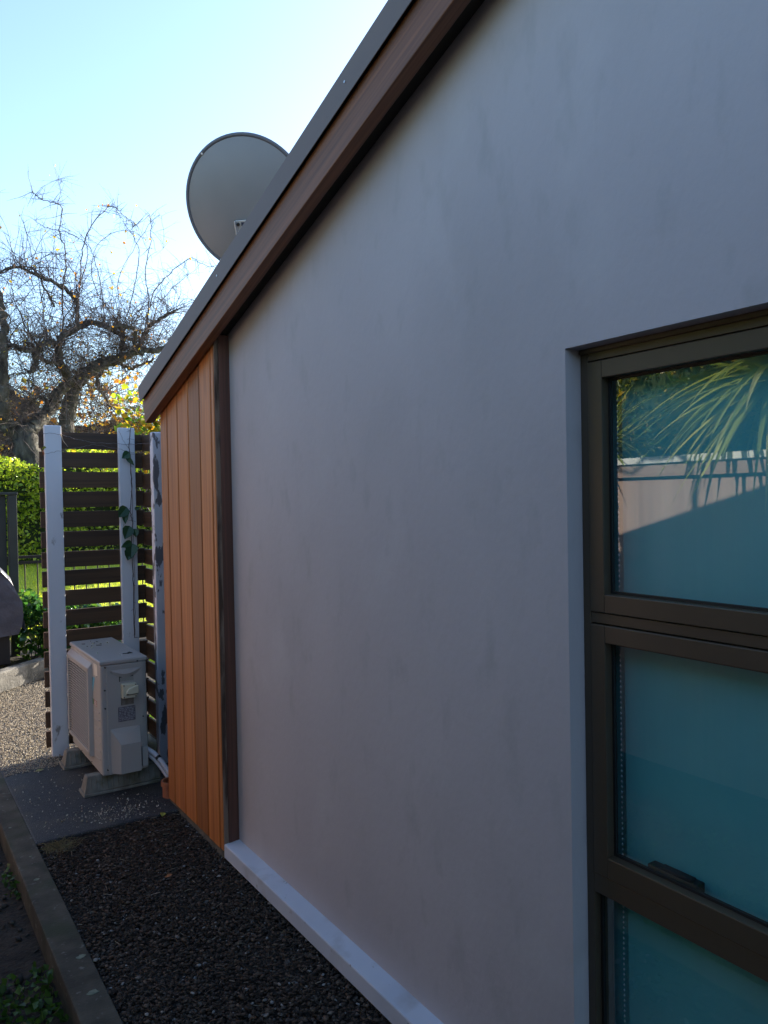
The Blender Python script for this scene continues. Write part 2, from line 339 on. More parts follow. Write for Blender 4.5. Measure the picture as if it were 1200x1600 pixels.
# ledge
mb = MB(); mb.prism([(XC, -.006), (XC, .050), (XC+.002, .054), (XW, .060), (XW, -.006)], -7.2, 3.282, 'y')
obj('wall_ledge', mb, m_ledge, house)
mb = MB(); mb.box(XC+.016, -7.2, -.3, XW, 3.30, -.006); mb.box(XC+.007, 3.284, -.3, XW, 4.062, .018)
obj('foundation', mb, m_found, house)
# cladding
mb = MB(); ed = [4.068, 3.954, 3.791, 3.634, 3.473, 3.329, 3.284]
ed = [4.068, 3.954, 3.793, 3.634, 3.476, 3.329, 3.286]
for i in range(len(ed)-1):
    a, b = ed[i+1]+.0048, ed[i]-.0048
    zt = lambda y: 2.10+L(y)
    c = .0040
    x = XC+R.uniform(-.0006, .0006)
    z0 = .020; prof = [(x+.02, a), (x+c, a), (x, a+c), (x, b-c), (x+c, b), (x+.02, b)]
    n = len(prof); z0 = .020+R.uniform(-.0015, .0015)
    mb.add([(p[0], p[1], z0) for p in prof]+[(p[0], p[1], zt(p[1])) for p in prof],
           [tuple(range(n)), tuple(range(n, 2*n))[::-1]]+[((i_+1) % n, i_, n+i_, n+(i_+1) % n) for i_ in range(n)])
obj('timber_cladding', mb, m_cedar, house)
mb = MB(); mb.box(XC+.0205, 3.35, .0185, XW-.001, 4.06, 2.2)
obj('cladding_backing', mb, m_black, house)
# raw board edge and stained corner post
mb = MB(); mb.box(XC+.001, 3.280, .002, XC+.021, 3.287, 2.10+L(3.29)); obj('cladding_edge', mb, m_endgrain, house)
mb = MB(); mb.box(XC+.0215, 3.276, .054, XW+.001, 3.349, 2.07+L(3.29)); obj('corner_post', mb, m_post, house, bevel=.003)
# barge, flashing, soffit
def slab(zb, zt, yb, yt, xa, xb):
    """board following the gable: bottom/top offsets over L, plumb cut at the ridge, square cut at the eave"""
    mb = MB()
    mb.prism([(yb, zb+L(yb)), (yt, zt+L(yt)), (-1.5, zt+L(-1.5)), (-1.5, zb+L(-1.5))], xa, xb)
    mb.prism([(-1.5, zb+L(-1.5)), (-1.5, zt+L(-1.5)), (-3-yt, zt+L(yt)), (-3-yb, zb+L(yb))], xa, xb)
    return mb
obj('barge_board', slab(2.0167, 2.150, 4.16, 4.198, XB, XB+.045), m_barge, house, bevel=.003)
obj('roof_flashing', slab(2.1405, 2.2334, 4.194, 4.221, XB-.016, XB-.0135), m_flash, house)
mbf = slab(2.228, 2.2334, 4.2195, 4.221, XB-.0135, XB+.20); obj('flashing_top', mbf, m_flash, house)
obj('flashing_packer', slab(2.158, 2.226, 4.19, 4.21, XB-.0133, XB+.05), m_black, house)
obj('soffit', slab(2.0764, 2.082, 4.10, 4.10, XB+.046, XW+.12), M('soffit_lining', (.035, .028, .022), None, rough=.8), house)
mb = slab(2.10, 2.222, 4.15, 4.19, XB+.047, 9.2)
obj('roof', mb, M('roof_steel', (.09, .085, .08), (.11, .10, .095), 2, .45), house)
for yb_ in (3.05, 2.0, 1.1):
    mb = MB(); zz = 2.190+L(yb_); mb.cyl((XB-.0185, yb_, zz), (XB-.0155, yb_, zz), .004, 10); obj('rivet', mb, M('rivet_steel', (.6, .6, .6), None, rough=.3, metal=1), house)

# window
m_alu = M('bronze_aluminium', (.060, .044, .028), (.068, .050, .032), 3, .38, .03, 300, spec=.5)
m_gask = M('black_gasket', (.008, .008, .008), None, rough=.6)
def framemb(x0, x1, ya, yb, za, zb, t, tb=None, mit=None):
    tb = tb or t; mb = MB()
    mb.box(x0, ya, za, x1, ya+t, zb); mb.box(x0, yb-t, za, x1, yb, zb)
    mb.box(x0, ya+t, zb-t, x1, yb-t, zb); mb.box(x0, ya+t, za, x1, yb-t, za+tb); return mb
mb = MB(); y0, y1 = W0+.001, W1-.001
mb.box(1.405, y1-.022, WBt, 1.47, y1, WT-.001); mb.box(1.405, y0, WBt, 1.47, y0+.022, WT-.001)
mb.box(1.405, y0+.022, WT-.030, 1.47, y1-.022, WT-.001); mb.box(1.405, y0+.022, WBt, 1.47, y1-.022, WBt+.03)
mb.box(1.407, y0+.022, 1.300, 1.468, y1-.022, 1.324)      # transom between upper and middle sash
mb.box(1.405, y0+.022, .660, 1.47, y1-.022, .706)          # lower transom
mb.box(1.398, y0+.001, WT-.012, 1.4048, y1-.001, WT-.001)     # head drip
win = obj('window', mb, m_alu, house, bevel=.0015)
# render reveal returns are the wall prisms themselves
def sash(za, zb, t, tb, lab):
    a, b = y0+.0245, y1-.0245
    s = obj('sash', framemb(1.401, 1.440, a, b, za, zb, t, tb), m_alu, win, bevel=.002)
    return s
sash(1.3265, 1.9095, .041, .043, '')
sash(.7085, 1.2975, .041, .047, '')
for i, (za, zb, t) in enumerate(((1.3695, 1.8685, .0655), (.7555, 1.2565, .0655), (.182, .658, .024))):
    a, b = y0+t, y1-t
    g = framemb(1.424, 1.4325, a, b, za, zb, .006)
    obj('gasket', g, m_gask, win)
mg = bpy.data.materials.new('tinted_glass'); mg.use_nodes = True; t = mg.node_tree
for n in list(t.nodes): t.nodes.remove(n)
out = t.nodes.new('ShaderNodeOutputMaterial'); mx = t.nodes.new('ShaderNodeMixShader'); gl = t.nodes.new('ShaderNodeBsdfGlossy'); tr = t.nodes.new('ShaderNodeBsdfTransparent'); fr = t.nodes.new('ShaderNodeLayerWeight'); pw = t.nodes.new('ShaderNodeMath'); pw.operation = 'POWER'; pw.inputs[1].default_value = 5; ma = t.nodes.new('ShaderNodeMath'); ma.operation = 'MULTIPLY_ADD'; ma.inputs[1].default_value = .84; ma.inputs[2].default_value = .15; t.links.new(fr.outputs['Facing'], pw.inputs[0]); t.links.new(pw.outputs[0], ma.inputs[0])
gl.inputs['Roughness'].default_value = .0; gl.inputs[0].default_value = (.92, 1, .98, 1); tr.inputs[0].default_value = (.86, .93, .95, 1)
fr.inputs[0].default_value = .5; t.links.new(ma.outputs[0], mx.inputs[0]); t.links.new(tr.outputs[0], mx.inputs[1]); t.links.new(gl.outputs[0], mx.inputs[2]); dn = t.nodes.new('ShaderNodeTexNoise'); dn.inputs['Scale'].default_value = 5; dn.inputs['Detail'].default_value = 10
dr = t.nodes.new('ShaderNodeMapRange'); dr.inputs[1].default_value = .45; dr.inputs[2].default_value = .8; dr.inputs[4].default_value = .10
tcd = t.nodes.new('ShaderNodeTexCoord'); t.links.new(tcd.outputs['Object'], dn.inputs['Vector']); t.links.new(dn.outputs[0], dr.inputs[0])
dd = t.nodes.new('ShaderNodeBsdfDiffuse'); dd.inputs[0].default_value = (.5, .5, .48, 1); m2 = t.nodes.new('ShaderNodeMixShader')
t.links.new(dr.outputs[0], m2.inputs[0]); t.links.new(mx.outputs[0], m2.inputs[1]); t.links.new(dd.outputs[0], m2.inputs[2]); t.links.new(m2.outputs[0], out.inputs[0])
for (za, zb, t_) in ((1.3685, 1.8695, .0645), (.7545, 1.2575, .0645), (.181, .659, .0235)):
    a, b = y0+t_, y1-t_
    mb = MB().add([(1.428, a, za), (1.428, b, za), (1.428, b, zb), (1.428, a, zb)], [(3, 2, 1, 0)])
    obj('glass_pane', mb, mg, win)
mb = MB(); mb.box(1.4345, .985, .745, 1.462, 1.112, .768); mb.box(1.4345, 1.0, .7682, 1.455, 1.08, .774)
obj('window_stay', mb, m_gask, win, bevel=.003)
mb = MB(); mb.box(1.395, W0-.002, WBt-.02, 1.47, W1+.001, WBt-.0005); obj('window_sill', mb, m_alu, win)
# room shell so that the inside is really closed
mb = MB(); mb.box(1.62, -.1, -.1, 3.6, 0, 2.4); mb.box(1.62, 1.75, -.1, 3.6, 1.85, 2.4); mb.box(3.6, -.1, -.1, 3.7, 1.85, 2.4); mb.box(1.49, -.1, 2.4, 3.6, 1.85, 2.5); mb.box(1.49, -.1, -.2, 3.6, 1.85, -.1)
obj('room', mb, m_int, house)
# blinds
m_blind = M('teal_blind', (.105, .42, .435), (.12, .45, .465), 5, .8, .25, 500, dist=.0006)
m_chain = M('bead_chain', (.35, .5, .52), None, rough=.3)
bl = thing('roller_blind', (1.49, .76, 1.95), 'teal roller blind drawn down behind the dark framed window', 'blind')
mb = MB(); pts = []; n = 40
mb.add([(1.472+.0015*sin(y_*23+z_*2), y_, z_) for z_ in np.linspace(.12, 1.93, 12) for y_ in np.linspace(.28, 1.197, n)], [(j*n+i, j*n+i+1, (j+1)*n+i+1, (j+1)*n+i) for j in range(11) for i in range(n-1)])
obj('fabric', mb, m_blind, bl, smooth=True)
mb = MB(); mb.cyl((1.50, .28, 1.93), (1.50, 1.20, 1.93), .022, 18); obj('roller_tube', mb, m_alu, bl, smooth=False)
mb = MB(); mb.cyl((1.475, .28, .115), (1.475, 1.197, .115), .009, 12); obj('bottom_rail', mb, m_alu, bl)
mb = MB()
for k in range(150):
    z_ = 1.87-.0125*k; r_ = .0022
    if z_ < .2: break
    mb.tube([(1.462, 1.203, z_-.003), (1.462, 1.203, z_), (1.462, 1.203, z_+.003)], [.0009, r_, .0009], 6)
obj('bead_chain', mb, m_chain, bl)
cu = thing('side_curtain', (1.50, 1.24, 1.95), 'narrow teal curtain strip beside the roller blind at the window jamb', 'curtain')
mb = MB(); mb.add([(1.496+.004*sin(y_*60), y_, z_) for z_ in (.12, 1.95) for y_ in np.linspace(1.19, 1.262, 14)], [(i, i+1, 15+i, 14+i) for i in range(13)])
obj('curtain_fabric', mb, m_blind, cu, smooth=True)

# ---------------------------------------------------------------- satellite dish
m_dish = M('dish_grey', (.185, .19, .205), (.205, .21, .225), 3, .45, .03, 80)
dc = Vector((1.787, 4.0, 3.246))
view = (dc-Vector((0, 0, EYE))).normalized()
da, de = radians(23.9+17), radians(21.5+8)
nrm = Vector((sin(da)*cos(de), cos(da)*cos(de), sin(de)))     # the way the dish looks
sx_ = Vector((cos(da), -sin(da), 0)); sy_ = sx_.cross(nrm); 
if sy_.z < 0: sy_ = -sy_
dish = thing('satellite_dish', (1.95, 3.9, 2.34), 'round grey satellite dish seen from behind above the roof edge', 'satellite dish')
Rx, Ry, dep = .336, .350, .075
mb = MB(); nr, na = 14, 72; v = [dc-nrm*dep]; 
for i in range(1, nr+1):
    q = i/nr
    for j in range(na):
        t_ = 2*pi*j/na; v.append(dc-nrm*dep*(1-q*q)+sx_*(Rx*q*cos(t_))+sy_*(Ry*q*sin(t_)))
off = len(v); v += [p+nrm*.003 for p in v]
f = []
for o_ in (0, off):
    f += [(o_, o_+1+j, o_+1+(j+1) % na) for j in range(na)]
    f += [(o_+1+(i-1)*na+j, o_+1+i*na+j, o_+1+i*na+(j+1) % na, o_+1+(i-1)*na+(j+1) % na) for i in range(1, nr) for j in range(na)]
mb.add(v, f); obj('reflector', mb, m_dish, dish, smooth=True)
mb = MB(); ring = []; prof = [(0, 0), (.012, -.002), (.020, .004), (.020, .014), (.014, .018), (.006, .010)]
for j in range(na):
    t_ = 2*pi*j/na
    for a_, b_ in prof: ring.append(dc+sx_*((Rx+a_)*cos(t_))+sy_*((Ry+a_)*sin(t_))+nrm*b_)
k = len(prof); mb.add(ring, [(j*k+i, j*k+(i+1) % k, ((j+1) % na)*k+(i+1) % k, ((j+1) % na)*k+i) for j in range(na) for i in range(k)])
obj('rim', mb, M('rim_grey', (.10, .11, .135), None, rough=.5), dish, smooth=True)
m_galv = M('galvanised_steel', (.45, .46, .47), (.55, .56, .57), 12, .45, .1, 80, metal=.6)
def P3(a, b, c): return dc+sx_*a+sy_*b+nrm*c
def obox(a0, b0, c0, a1, b1, c1): 
    q = [P3(a, b, c) for c in (c0, c1) for (a, b) in ((a0, b0), (a1, b0), (a1, b1), (a0, b1))]
    return q, [(0, 3, 2, 1), (4, 5, 6, 7), (0, 1, 5, 4), (1, 2, 6, 5), (2, 3, 7, 6), (3, 0, 4, 7)]
mb = MB(); mb.add(*obox(-.065, -.24, -.088, .065, -.06, -.076)); mb.add(*obox(-.065, -.24, -.11, -.058, -.06, -.088)); mb.add(*obox(.058, -.24, -.11, .065, -.06, -.088))
obj('mount_bracket', mb, m_galv, dish, bevel=.002)
m_bolt = M('bolt_dark', (.05, .05, .055), None, rough=.4, metal=.8)
for a_, b_ in ((-.048, -.080), (.048, -.080), (-.048, -.225), (.048, -.225)): mb = MB(); mb.cyl(P3(a_, b_, -.096), P3(a_, b_, -.087), .009, 10); obj('bolt', mb, m_bolt, dish)
mb = MB(); mb.add(*obox(-.030, -.13, -.0905, .050, -.070, -.0885)); obj('mount_opening_shade', mb, M('navy_shadow', (.02, .025, .05), None, rough=.7), dish)  # thin dark plate painted as the shade inside the mount
mb = MB(); mb.tube([P3(.01, -.2, -.11), (1.95, 3.86, 2.92), (1.95, 3.9, 2.75), (1.95, 3.9, 2.29)], .021, 14); mb.box(1.87, 3.82, 2.28, 2.03, 3.98, 2.295+L(3.9)-.09)
obj('mast', mb, m_galv, dish)
e_ = P3(0, -.55, .52); mb = MB(); mb.tube([P3(0, -.36, .0), P3(0, -.50, .22), e_], .011, 10); obj('feed_arm', mb, m_galv, dish)
mb = MB(); mb.cyl(e_, e_+(dc-e_).normalized()*.09, .028, 16); obj('receiver_head', mb, m_dish, dish)
for tt in (128, 232, 180+118): 
    t_ = radians(tt); p = dc+sx_*((Rx+.006)*cos(t_))+sy_*((Ry+.006)*sin(t_)); mb = MB(); mb.cyl(p-nrm*.006, p+nrm*.004, .0055, 8); obj('rim_bolt', mb, M('rim_bolt', (.75, .75, .78), None, rough=.3, metal=.3), dish)

# ---------------------------------------------------------------- slatted screen
m_white = M('white_paint', (.58, .60, .66), (.66, .68, .72), 3, .6, .25, 90, stretch=(1, 1, .3), dist=.002)
patches(m_white, (.26, .25, .25), 16, .66, .72, stretch=(1, 1, .5), detail=9)
m_peel = M('peeling_white_paint', (.62, .62, .68), (.70, .70, .74), 4, .6, .3, 90, dist=.002)
patches(m_peel, (.16, .155, .165), 9, .55, .562, stretch=(2.0, 2.0, .7), detail=7)
m_slat = wood('dark_slat_timber', (.040, .020, .009), (.088, .044, .019), 0, .6, .6, .3)
m_slat2 = wood('dark_slat_timber_side', (.040, .020, .009), (.088, .044, .019), 1, .6, .6, .3)
fen = thing('slatted_screen', (1.2, 5.2, 0), 'dark slatted timber screen with white posts around the heat pump', 'fence')
for (x, y, sx, sy, zt, m, lab) in ((.908, 5.20, .102, .032, 2.10, m_white, None), (1.362, 5.20, .108, .032, 2.10, m_white, None), (1.425, 4.67, .095, .06, 2.03, m_peel, 'white post with badly peeling paint')):
    mb = MB(); n = 6; hw = sx
    mb.box(x, y, -.05, x+sx, y+sy, zt)
    tag(obj('post', mb, m, fen, bevel=.006), lab)
mb = MB(); mb.box(.880, 5.233, -.02, 1.02, 5.24, 0)
mbb = MB(); mbs = MB()
for i in range(16):
    zt = 2.06-.1266*i; h = .106 if i == 0 else .102+R.uniform(-.0015, .0015)
    if zt-h < .03: break
    d = R.uniform(-.003, .003); e = R.uniform(-.004, .004)
    v0 = [(.882, 5.234), (1.535, 5.234), (1.535, 5.252), (.882, 5.252)]
    mbb.add([(x, y, zt-h+d+(e if x > 1.2 else 0)) for x, y in v0]+[(x, y, zt+d+(e if x > 1.2 else 0)) for x, y in v0], [(0, 3, 2, 1), (4, 5, 6, 7), (0, 1, 5, 4), (1, 2, 6, 5), (2, 3, 7, 6), (3, 0, 4, 7)])
    d = R.uniform(-.004, .004); zo = -.012
    mbs.box(1.5215, 4.09, zt-h+d+zo, 1.5395, 5.225, zt+d+zo)
obj('slat_panel', mbb, m_slat, fen, bevel=.002)
obj('slat_panel', mbs, m_slat2, fen, bevel=.002)
# wire
m_wire = M('rusty_wire', (.10, .08, .08), (.22, .20, .20), 60, .6, 0, metal=.3)
def dense(pts, n=8, jit=.004):
    o_ = []
    for a, b in zip(pts[:-1], pts[1:]):
        for i in range(n): 
            t_ = i/n; o_.append(tuple(a[k]*(1-t_)+b[k]*t_+R.uniform(-jit, jit) for k in range(3)))
    return o_+[tuple(pts[-1])]
mb = MB()
mb.tube(dense([(.896, 5.185, 2.047), (1.012, 5.185, 2.042), (1.10, 5.19, 2.012), (1.208, 5.19, 1.996), (1.37, 5.185, 1.991), (1.47, 5.185, 1.99), (1.52, 4.9, 1.985), (1.45, 4.66, 1.975)]), .0013, 5)
mb.tube(dense([(.90, 5.185, 1.915), (1.00, 5.185, 1.94), (1.10, 5.2, 1.96), (1.208, 5.19, 1.985), (1.377, 5.185, 1.955), (1.47, 5.185, 1.93), (1.50, 4.9, 1.93), (1.45, 4.66, 1.955)]), .0011, 5)
mb.tube(dense([(1.365, 5.18, 2.07), (1.39, 5.18, 2.01), (1.425, 5.18, 1.96)], 5), .0011, 5)
tag(obj('wire', mb, m_wire, origin=(.9, 5.18, 2.04)), 'thin twisted wires strung across the tops of the white posts', 'wire')
mb = MB(); mb.tube([(1.0, 5.18, 2.045), (1.015, 5.175, 2.0), (1.04, 5.17, 1.965)], [.003, .002, .001], 6)
tag(obj('dry_stem', mb, M('dry_stem', (.4, .3, .2), None, rough=.8), origin=(1, 5.18, 2.045)), 'short dry vine stem caught on the wire beside the left white post', 'stem')
# vine on the middle post
m_ivy = leafmat('ivy_leaf', [(.02, .06, .03), (.03, .085, .035)], .35, .25)
m_stem = M('vine_stem', (.05, .05, .06), (.10, .08, .08), 30, .8)
vine = thing('climbing_vine', (1.43, 5.17, .0), 'thin dark vine with a few green leaves climbing the middle white post', 'vine')
st = dense([(1.432, 5.188, .70), (1.434, 5.188, .99), (1.431, 5.186, 1.2), (1.427, 5.186, 1.37), (1.440, 5.186, 1.46), (1.426, 5.186, 1.54), (1.439, 5.186, 1.71), (1.434, 5.186, 1.88), (1.428, 5.186, 1.97), (1.435, 5.186, 2.08), (1.46, 5.2, 2.16)], 6, .003)
mb = MB(); mb.tube(st, .0028, 6); mb.tube(dense([(1.436, 5.184, .72), (1.441, 5.184, 1.1), (1.44, 5.184, 1.5), (1.434, 5.184, 1.9)], 10, .003), .0015, 5)
for k in range(26):
    p = R.choice(st); a = R.choice((-1, 1)); mb.tube([p, (p[0]+a*R.uniform(.01, .035), p[1]-.004, p[2]+R.uniform(-.012, .008))], [.0013, .0006], 4)
obj('stem', mb, m_stem, vine)
def bigleaf(mb, p, l, wd, ang, tilt=.3):
    """heart shaped hanging leaf facing the camera side; ang in the x-z plane"""
    pts = [(0, 0), (.10, .34), (.34, .46), (.64, .34), (1.0, 0), (.64, -.34), (.34, -.46), (.10, -.34)]
    d = Vector((cos(ang), -.25, sin(ang))).normalized(); s = Vector((-sin(ang), -.15, cos(ang))).normalized(); nn = Vector((0, -1, 0))
    P = Vector(p); v = [P+d*(q[0]*l)+s*(q[1]*wd)+nn*(abs(q[1])*wd*tilt) for q in pts]+[P+d*l*.35+nn*.0]
    mb.add(v, [(i, (i+1) % 8, 8) for i in range(8)])
mb = MB()
for (x, z, l, wd, an) in ((1.425, 1.935, .070, .062, -2.5), (1.405, 1.905, .075, .035, -.9), (1.40, 1.575, .095, .085, -2.3), (1.385, 1.55, .09, .05, -1.6), (1.415, 1.45, .10, .085, -2.0), (1.425, 1.345, .085, .05, -2.7), (1.425, 1.335, .10, .09, -1.7), (1.418, 1.30, .085, .08, -1.9), (1.45, 1.56, .04, .03, .3), (1.448, 1.43, .06, .05, -1.5)):
    bigleaf(mb, (x, 5.176, z), l, wd, an)
obj('leaves', mb, m_ivy, vine)
# yellowing climber above the screen
m_yel = leafmat('yellow_green_leaf', [(.42, .20, .02), (.38, .30, .03), (.20, .30, .03), (.10, .2, .03), (.45, .13, .02)], .4, .5)
cl = thing('yellow_leaved_climber', (1.55, 5.45, 0), 'yellow and green leaved climber rising over the right end of the slatted screen', 'climber')
mb = MB(); ends = []
for k in range(26):
    p = Vector((1.60+R.uniform(-.12, .5), 5.42+R.uniform(-.05, .3), 1.5)); pts = [tuple(p)]; d = Vector((R.uniform(-.25, .2), R.uniform(-.1, .1), .5))
    for j in range(6):
        d += Vector((R.uniform(-.12, .12), R.uniform(-.1, .1), R.uniform(-.1, .02))); p = p+d*.27; pts.append(tuple(p)); 
        if j > 1: ends.append(tuple(p))
    mb.tube(pts, [.005, .004, .0035, .003, .002, .0015, .001], 4)
obj('stems', mb, m_stem, cl)
cs = [(1.42+N.beta(1.6, 1.4)*.75, 5.38+N.uniform(0, .35), 2.10+N.beta(1.2, 2.2)*.36) for _ in range(430)]+[(e[0]+N.normal(0, .04), e[1]+N.normal(0, .04), e[2]+N.normal(0, .04)) for e in ends for _ in range(2) if e[2] < 2.5]
obj('leaves', leaves(cs, .055, .5, 21, .8, oval=True), m_yel, cl)
m_und = leafmat('undergrowth_leaf', [(.02, .05, .015), (.04, .10, .02), (.12, .2, .03)], .35, .35)
ug = thing('undergrowth_shrub', (2.1, 6.2, 0), 'dark green shrub seen only through the gaps of the slatted screen', 'shrub')
cs = [(1.62+N.beta(1, 1.5)*1.5, N.uniform(4.2, 5.55), N.beta(1, 1.4)*.6) for _ in range(2200)]
obj('leaves', leaves(cs, .07, .2, 91, .7), m_und, ug)
mb = MB()
for k_ in range(24):
    x = R.uniform(1.7, 2.8); y = R.uniform(4.4, 5.4); mb.tube([(2.2, 4.9, -.08), (x, y, -.05), (x+R.uniform(-.08, .08), y, .25), (x+R.uniform(-.15, .15), y+.05, .5)], [.009, .008, .005, .002], 4)
obj('stems', mb, m_stem, ug)

# ---------------------------------------------------------------- heat pump
m_ac = M('ivory_enamel', (.35, .335, .325), (.38, .365, .35), 2, .42, .04, 120)
m_acd = M('ivory_recess_shade', (.26, .25, .24), None, rough=.45)
m_dark = M('dark_plastic_and_shade', (.012, .012, .013), None, rough=.6)
ac = thing('heat_pump', (1.143, 4.735, 0), 'ivory heat pump outdoor unit on two concrete feet in front of the slatted screen', 'heat pump')
X0, X1, Y0, Y1, Z0, Z1 = 1.014, 1.268, 4.36, 5.115, .10, .732
mb = MB(); mb.box(X0, Y0, Z0, X1, Y1, Z1-.02); obj('casing', mb, m_ac, ac, bevel=.014, seg=4)
mb = MB(); mb.box(X0-.004, Y0-.004, Z1-.022, X1+.004, Y1+.004, Z1+.004); obj('top_panel', mb, m_ac, ac, bevel=.008, seg=3)
# grille on the long side: raised frame, dark well, fan, curved louvres
g0, g1, gz0, gz1 = 4.548, 5.108, .172, .668
mb = MB(); xo = X0-.024
mb.prism([(X0+.002, g0-.012), (xo, g0), (xo, g0+.022), (X0+.002, g0+.022)], gz0-.004, gz1, 'z')
mb.prism([(X0+.002, g1-.022), (xo, g1-.022), (xo, g1), (X0+.002, g1+.004)], gz0-.004, gz1, 'z')
mb.prism([(X0+.002, gz1-.024), (xo, gz1-.024), (xo, gz1), (X0+.002, gz1+.030)], g0+.001, g1-.001, 'y'); mb.prism([(X0+.002, gz0-.012), (xo, gz0), (xo, gz0+.020), (X0+.002, gz0+.020)], g0+.001, g1-.001, 'y')
obj('grille_frame', mb, m_ac, ac, bevel=.003)
mb = MB(); mb.box(X0-.0035, g0+.02, gz0+.018, X0-.0015, g1-.02, gz1-.022); obj('grille_well', mb, m_dark, ac)
mb = MB(); nl = 30
for i in range(nl):
    z = gz0+.026+(gz1-gz0-.055)*i/(nl-1); pts = []
    for j in range(15):
        y = g0+.020+(g1-g0-.040)*j/14; u_ = (j/14-.5)*2; e = max(0, abs(u_)-.82)/.18
        pts.append((xo+.004, y, z-.004*u_*u_-.010*e*e))
    for a, b in zip(pts[:-1], pts[1:]):
        q = []
        for p in (a, b): q += [(p[0], p[1], p[2]), (p[0]+.001, p[1], p[2]+.0042), (p[0]+.009, p[1], p[2]+.0035), (p[0]+.008, p[1], p[2]+.0005)]
        mb.add(q, [(0, 1, 5, 4), (1, 2, 6, 5), (2, 3, 7, 6), (3, 0, 4, 7)])
for j in range(1, 6):
    y = g0+.02+(g1-g0-.04)*j/6; mb.box(xo+.012, y-.002, gz0+.02, xo+.016, y+.002, gz1-.024)
obj('grille', mb, m_ac, ac)
# long side details: sticker, emblem, small label, embossed steps
mb = MB(); mb.box(X0-.0012, 4.418, .640, X0+.001, 4.50, .706); obj('sticker', mb, M('cream_sticker', (.62, .58, .50), (.66, .62, .54), 30, .6), ac)
mb = MB(); mb.add([(X0-.0014, 4.548, .622), (X0-.0014, 4.475, .627), (X0-.0014, 4.530, .537)], [(0, 1, 2)]); obj('emblem', mb, M('emblem_light_blue', (.12, .42, .58), None, rough=.4), ac)
mb = MB(); mb.add([(X0-.0022, 4.546, .620), (X0-.0022, 4.524, .6215), (X0-.0022, 4.534, .575), (X0-.0022, 4.541, .565)], [(0, 1, 2, 3)]); obj('emblem', mb, M('emblem_navy', (.015, .04, .14), None, rough=.4), ac)
mb = MB(); mb.box(X0-.0014, 4.445, .468, X0+.001, 4.545, .500); lb = obj('energy_label', mb, M('label_red_brown', (.28, .10, .09), (.42, .30, .28), 90, .5), ac)
mb = MB(); mb.box(X0-.0022, 4.515, .469, X0-.0012, 4.544, .499); obj('label_green_end', mb, M('label_green', (.05, .2, .09), None, rough=.5), lb)
m_pl = M('label_print', (.70, .68, .62), None, rough=.5); mb = MB()
for k in range(3): mb.box(X0-.0024, 4.452, .473+k*.009, X0-.0013, 4.508-.006*k, .4755+k*.009)
obj('label_print', mb, m_pl, lb)
mb = MB()
for k in range(7):
    z = .44-.043*k; pts = [(X0-.0005, 4.530-.012*(k > 4), z-.010), (X0-.0005, 4.50, z-.002), (X0-.0005, 4.44, z), (X0-.0005, 4.395, z+.002), (X0-.0005, 4.385, z+.012)]
    mb.tube(pts, .0022, 5)
obj('embossed_ribs', mb, m_ac, ac, smooth=True)
# end face (towards the camera): cover panel
mb = MB(); mb.box(1.046, Y0-.006, .106, 1.248, Y0+.004, .708); pan = obj('service_panel', mb, m_ac, ac, bevel=.004, seg=3)
# moulded handle recess with bright sloping lip
yf = Y0-.006
def lens(xa, xb, zt, dip, n=14):
    top = [(xa+(xb-xa)*i/n, zt) for i in range(n+1)]; bot = [(xa+(xb-xa)*i/n, zt-dip*sin(pi*i/n)) for i in range(n+1)]
    return top, bot
def lip(mb, xa, xb, zt, dip, depth):
    top, bot = lens(xa, xb, zt, dip); n = len(top)
    v = [(x, yf, z) for x, z in top]+[(x, yf-depth*sin(pi*i/(n-1)), z) for i, (x, z) in enumerate(bot)]
    mb.add(v, [(i, i+1, n+i+1, n+i) for i in range(n-1)])
    w_ = [(x, yf-depth*sin(pi*i/(n-1)), z) for i, (x, z) in enumerate(bot)]+[(x, yf, z-.012-.015*sin(pi*i/(n-1))) for i, (x, z) in enumerate(bot)]
    mb.add(w_, [(i, i+1, n+i+1, n+i) for i in range(n-1)])
mb = MB(); lip(mb, 1.068, 1.234, .680, .026, .012); obj('moulded_lip', mb, m_ac, ac, smooth=False)
mb = MB(); mb.box(1.113, yf-.0012, .612, 1.192, yf+.001, .642); obj('grip_recess', mb, m_acd, ac)  # flat plate; shade of the recess put into its darker ivory
mb = MB(); mb.box(1.113, yf-.0022, .635, 1.190, yf-.001, .641); mb.box(1.113, yf-.0022, .612, 1.117, yf-.001, .635); obj('grip_recess_shade', mb, m_dark, ac)  # dark strips painted as shade along two edges of the recess
# isolator switch
m_iso = M('cream_plastic', (.52, .50, .38), (.56, .54, .42), 20, .45)
mb = MB(); mb.box(1.120, yf-.046, .524, 1.198, yf-.001, .603); iso = obj('isolator_switch', mb, m_iso, ac, bevel=.004, seg=2)
mb = MB(); mb.prism([(1.137, .560), (1.150, .578), (1.200, .594), (1.202, .548), (1.150, .548), (1.139, .552)], yf-.064, yf-.045, 'y'); obj('rotary_handle', mb, m_iso, iso, bevel=.003)
mb = MB(); mb.box(1.1385, yf-.052, .543, 1.198, yf-.0465, .5475); obj('handle_slot', mb, m_dark, iso)
for a_, b_ in ((1.127, .596), (1.191, .596), (1.127, .531), (1.191, .531)): mb = MB(); mb.cyl((a_, yf-.0475, b_), (a_, yf-.0455, b_), .0035, 8); obj('screw', mb, m_dark, iso)
mb = MB(); mb.box(1.120, yf-.004, .480, 1.190, yf-.001, .523); obj('switch_backplate', mb, M('brown_grey_label', (.13, .115, .10), (.2, .18, .16), 60, .6), ac)
m_rate = M('rating_label', (.10, .10, .125), (.20, .20, .23), 70, .35, 0, detail=3); mb = MB(); mb.box(1.104, yf-.0024, .389, 1.198, yf-.0005, .471); rate = obj('rating_label', mb, m_rate, ac)
mb = MB()
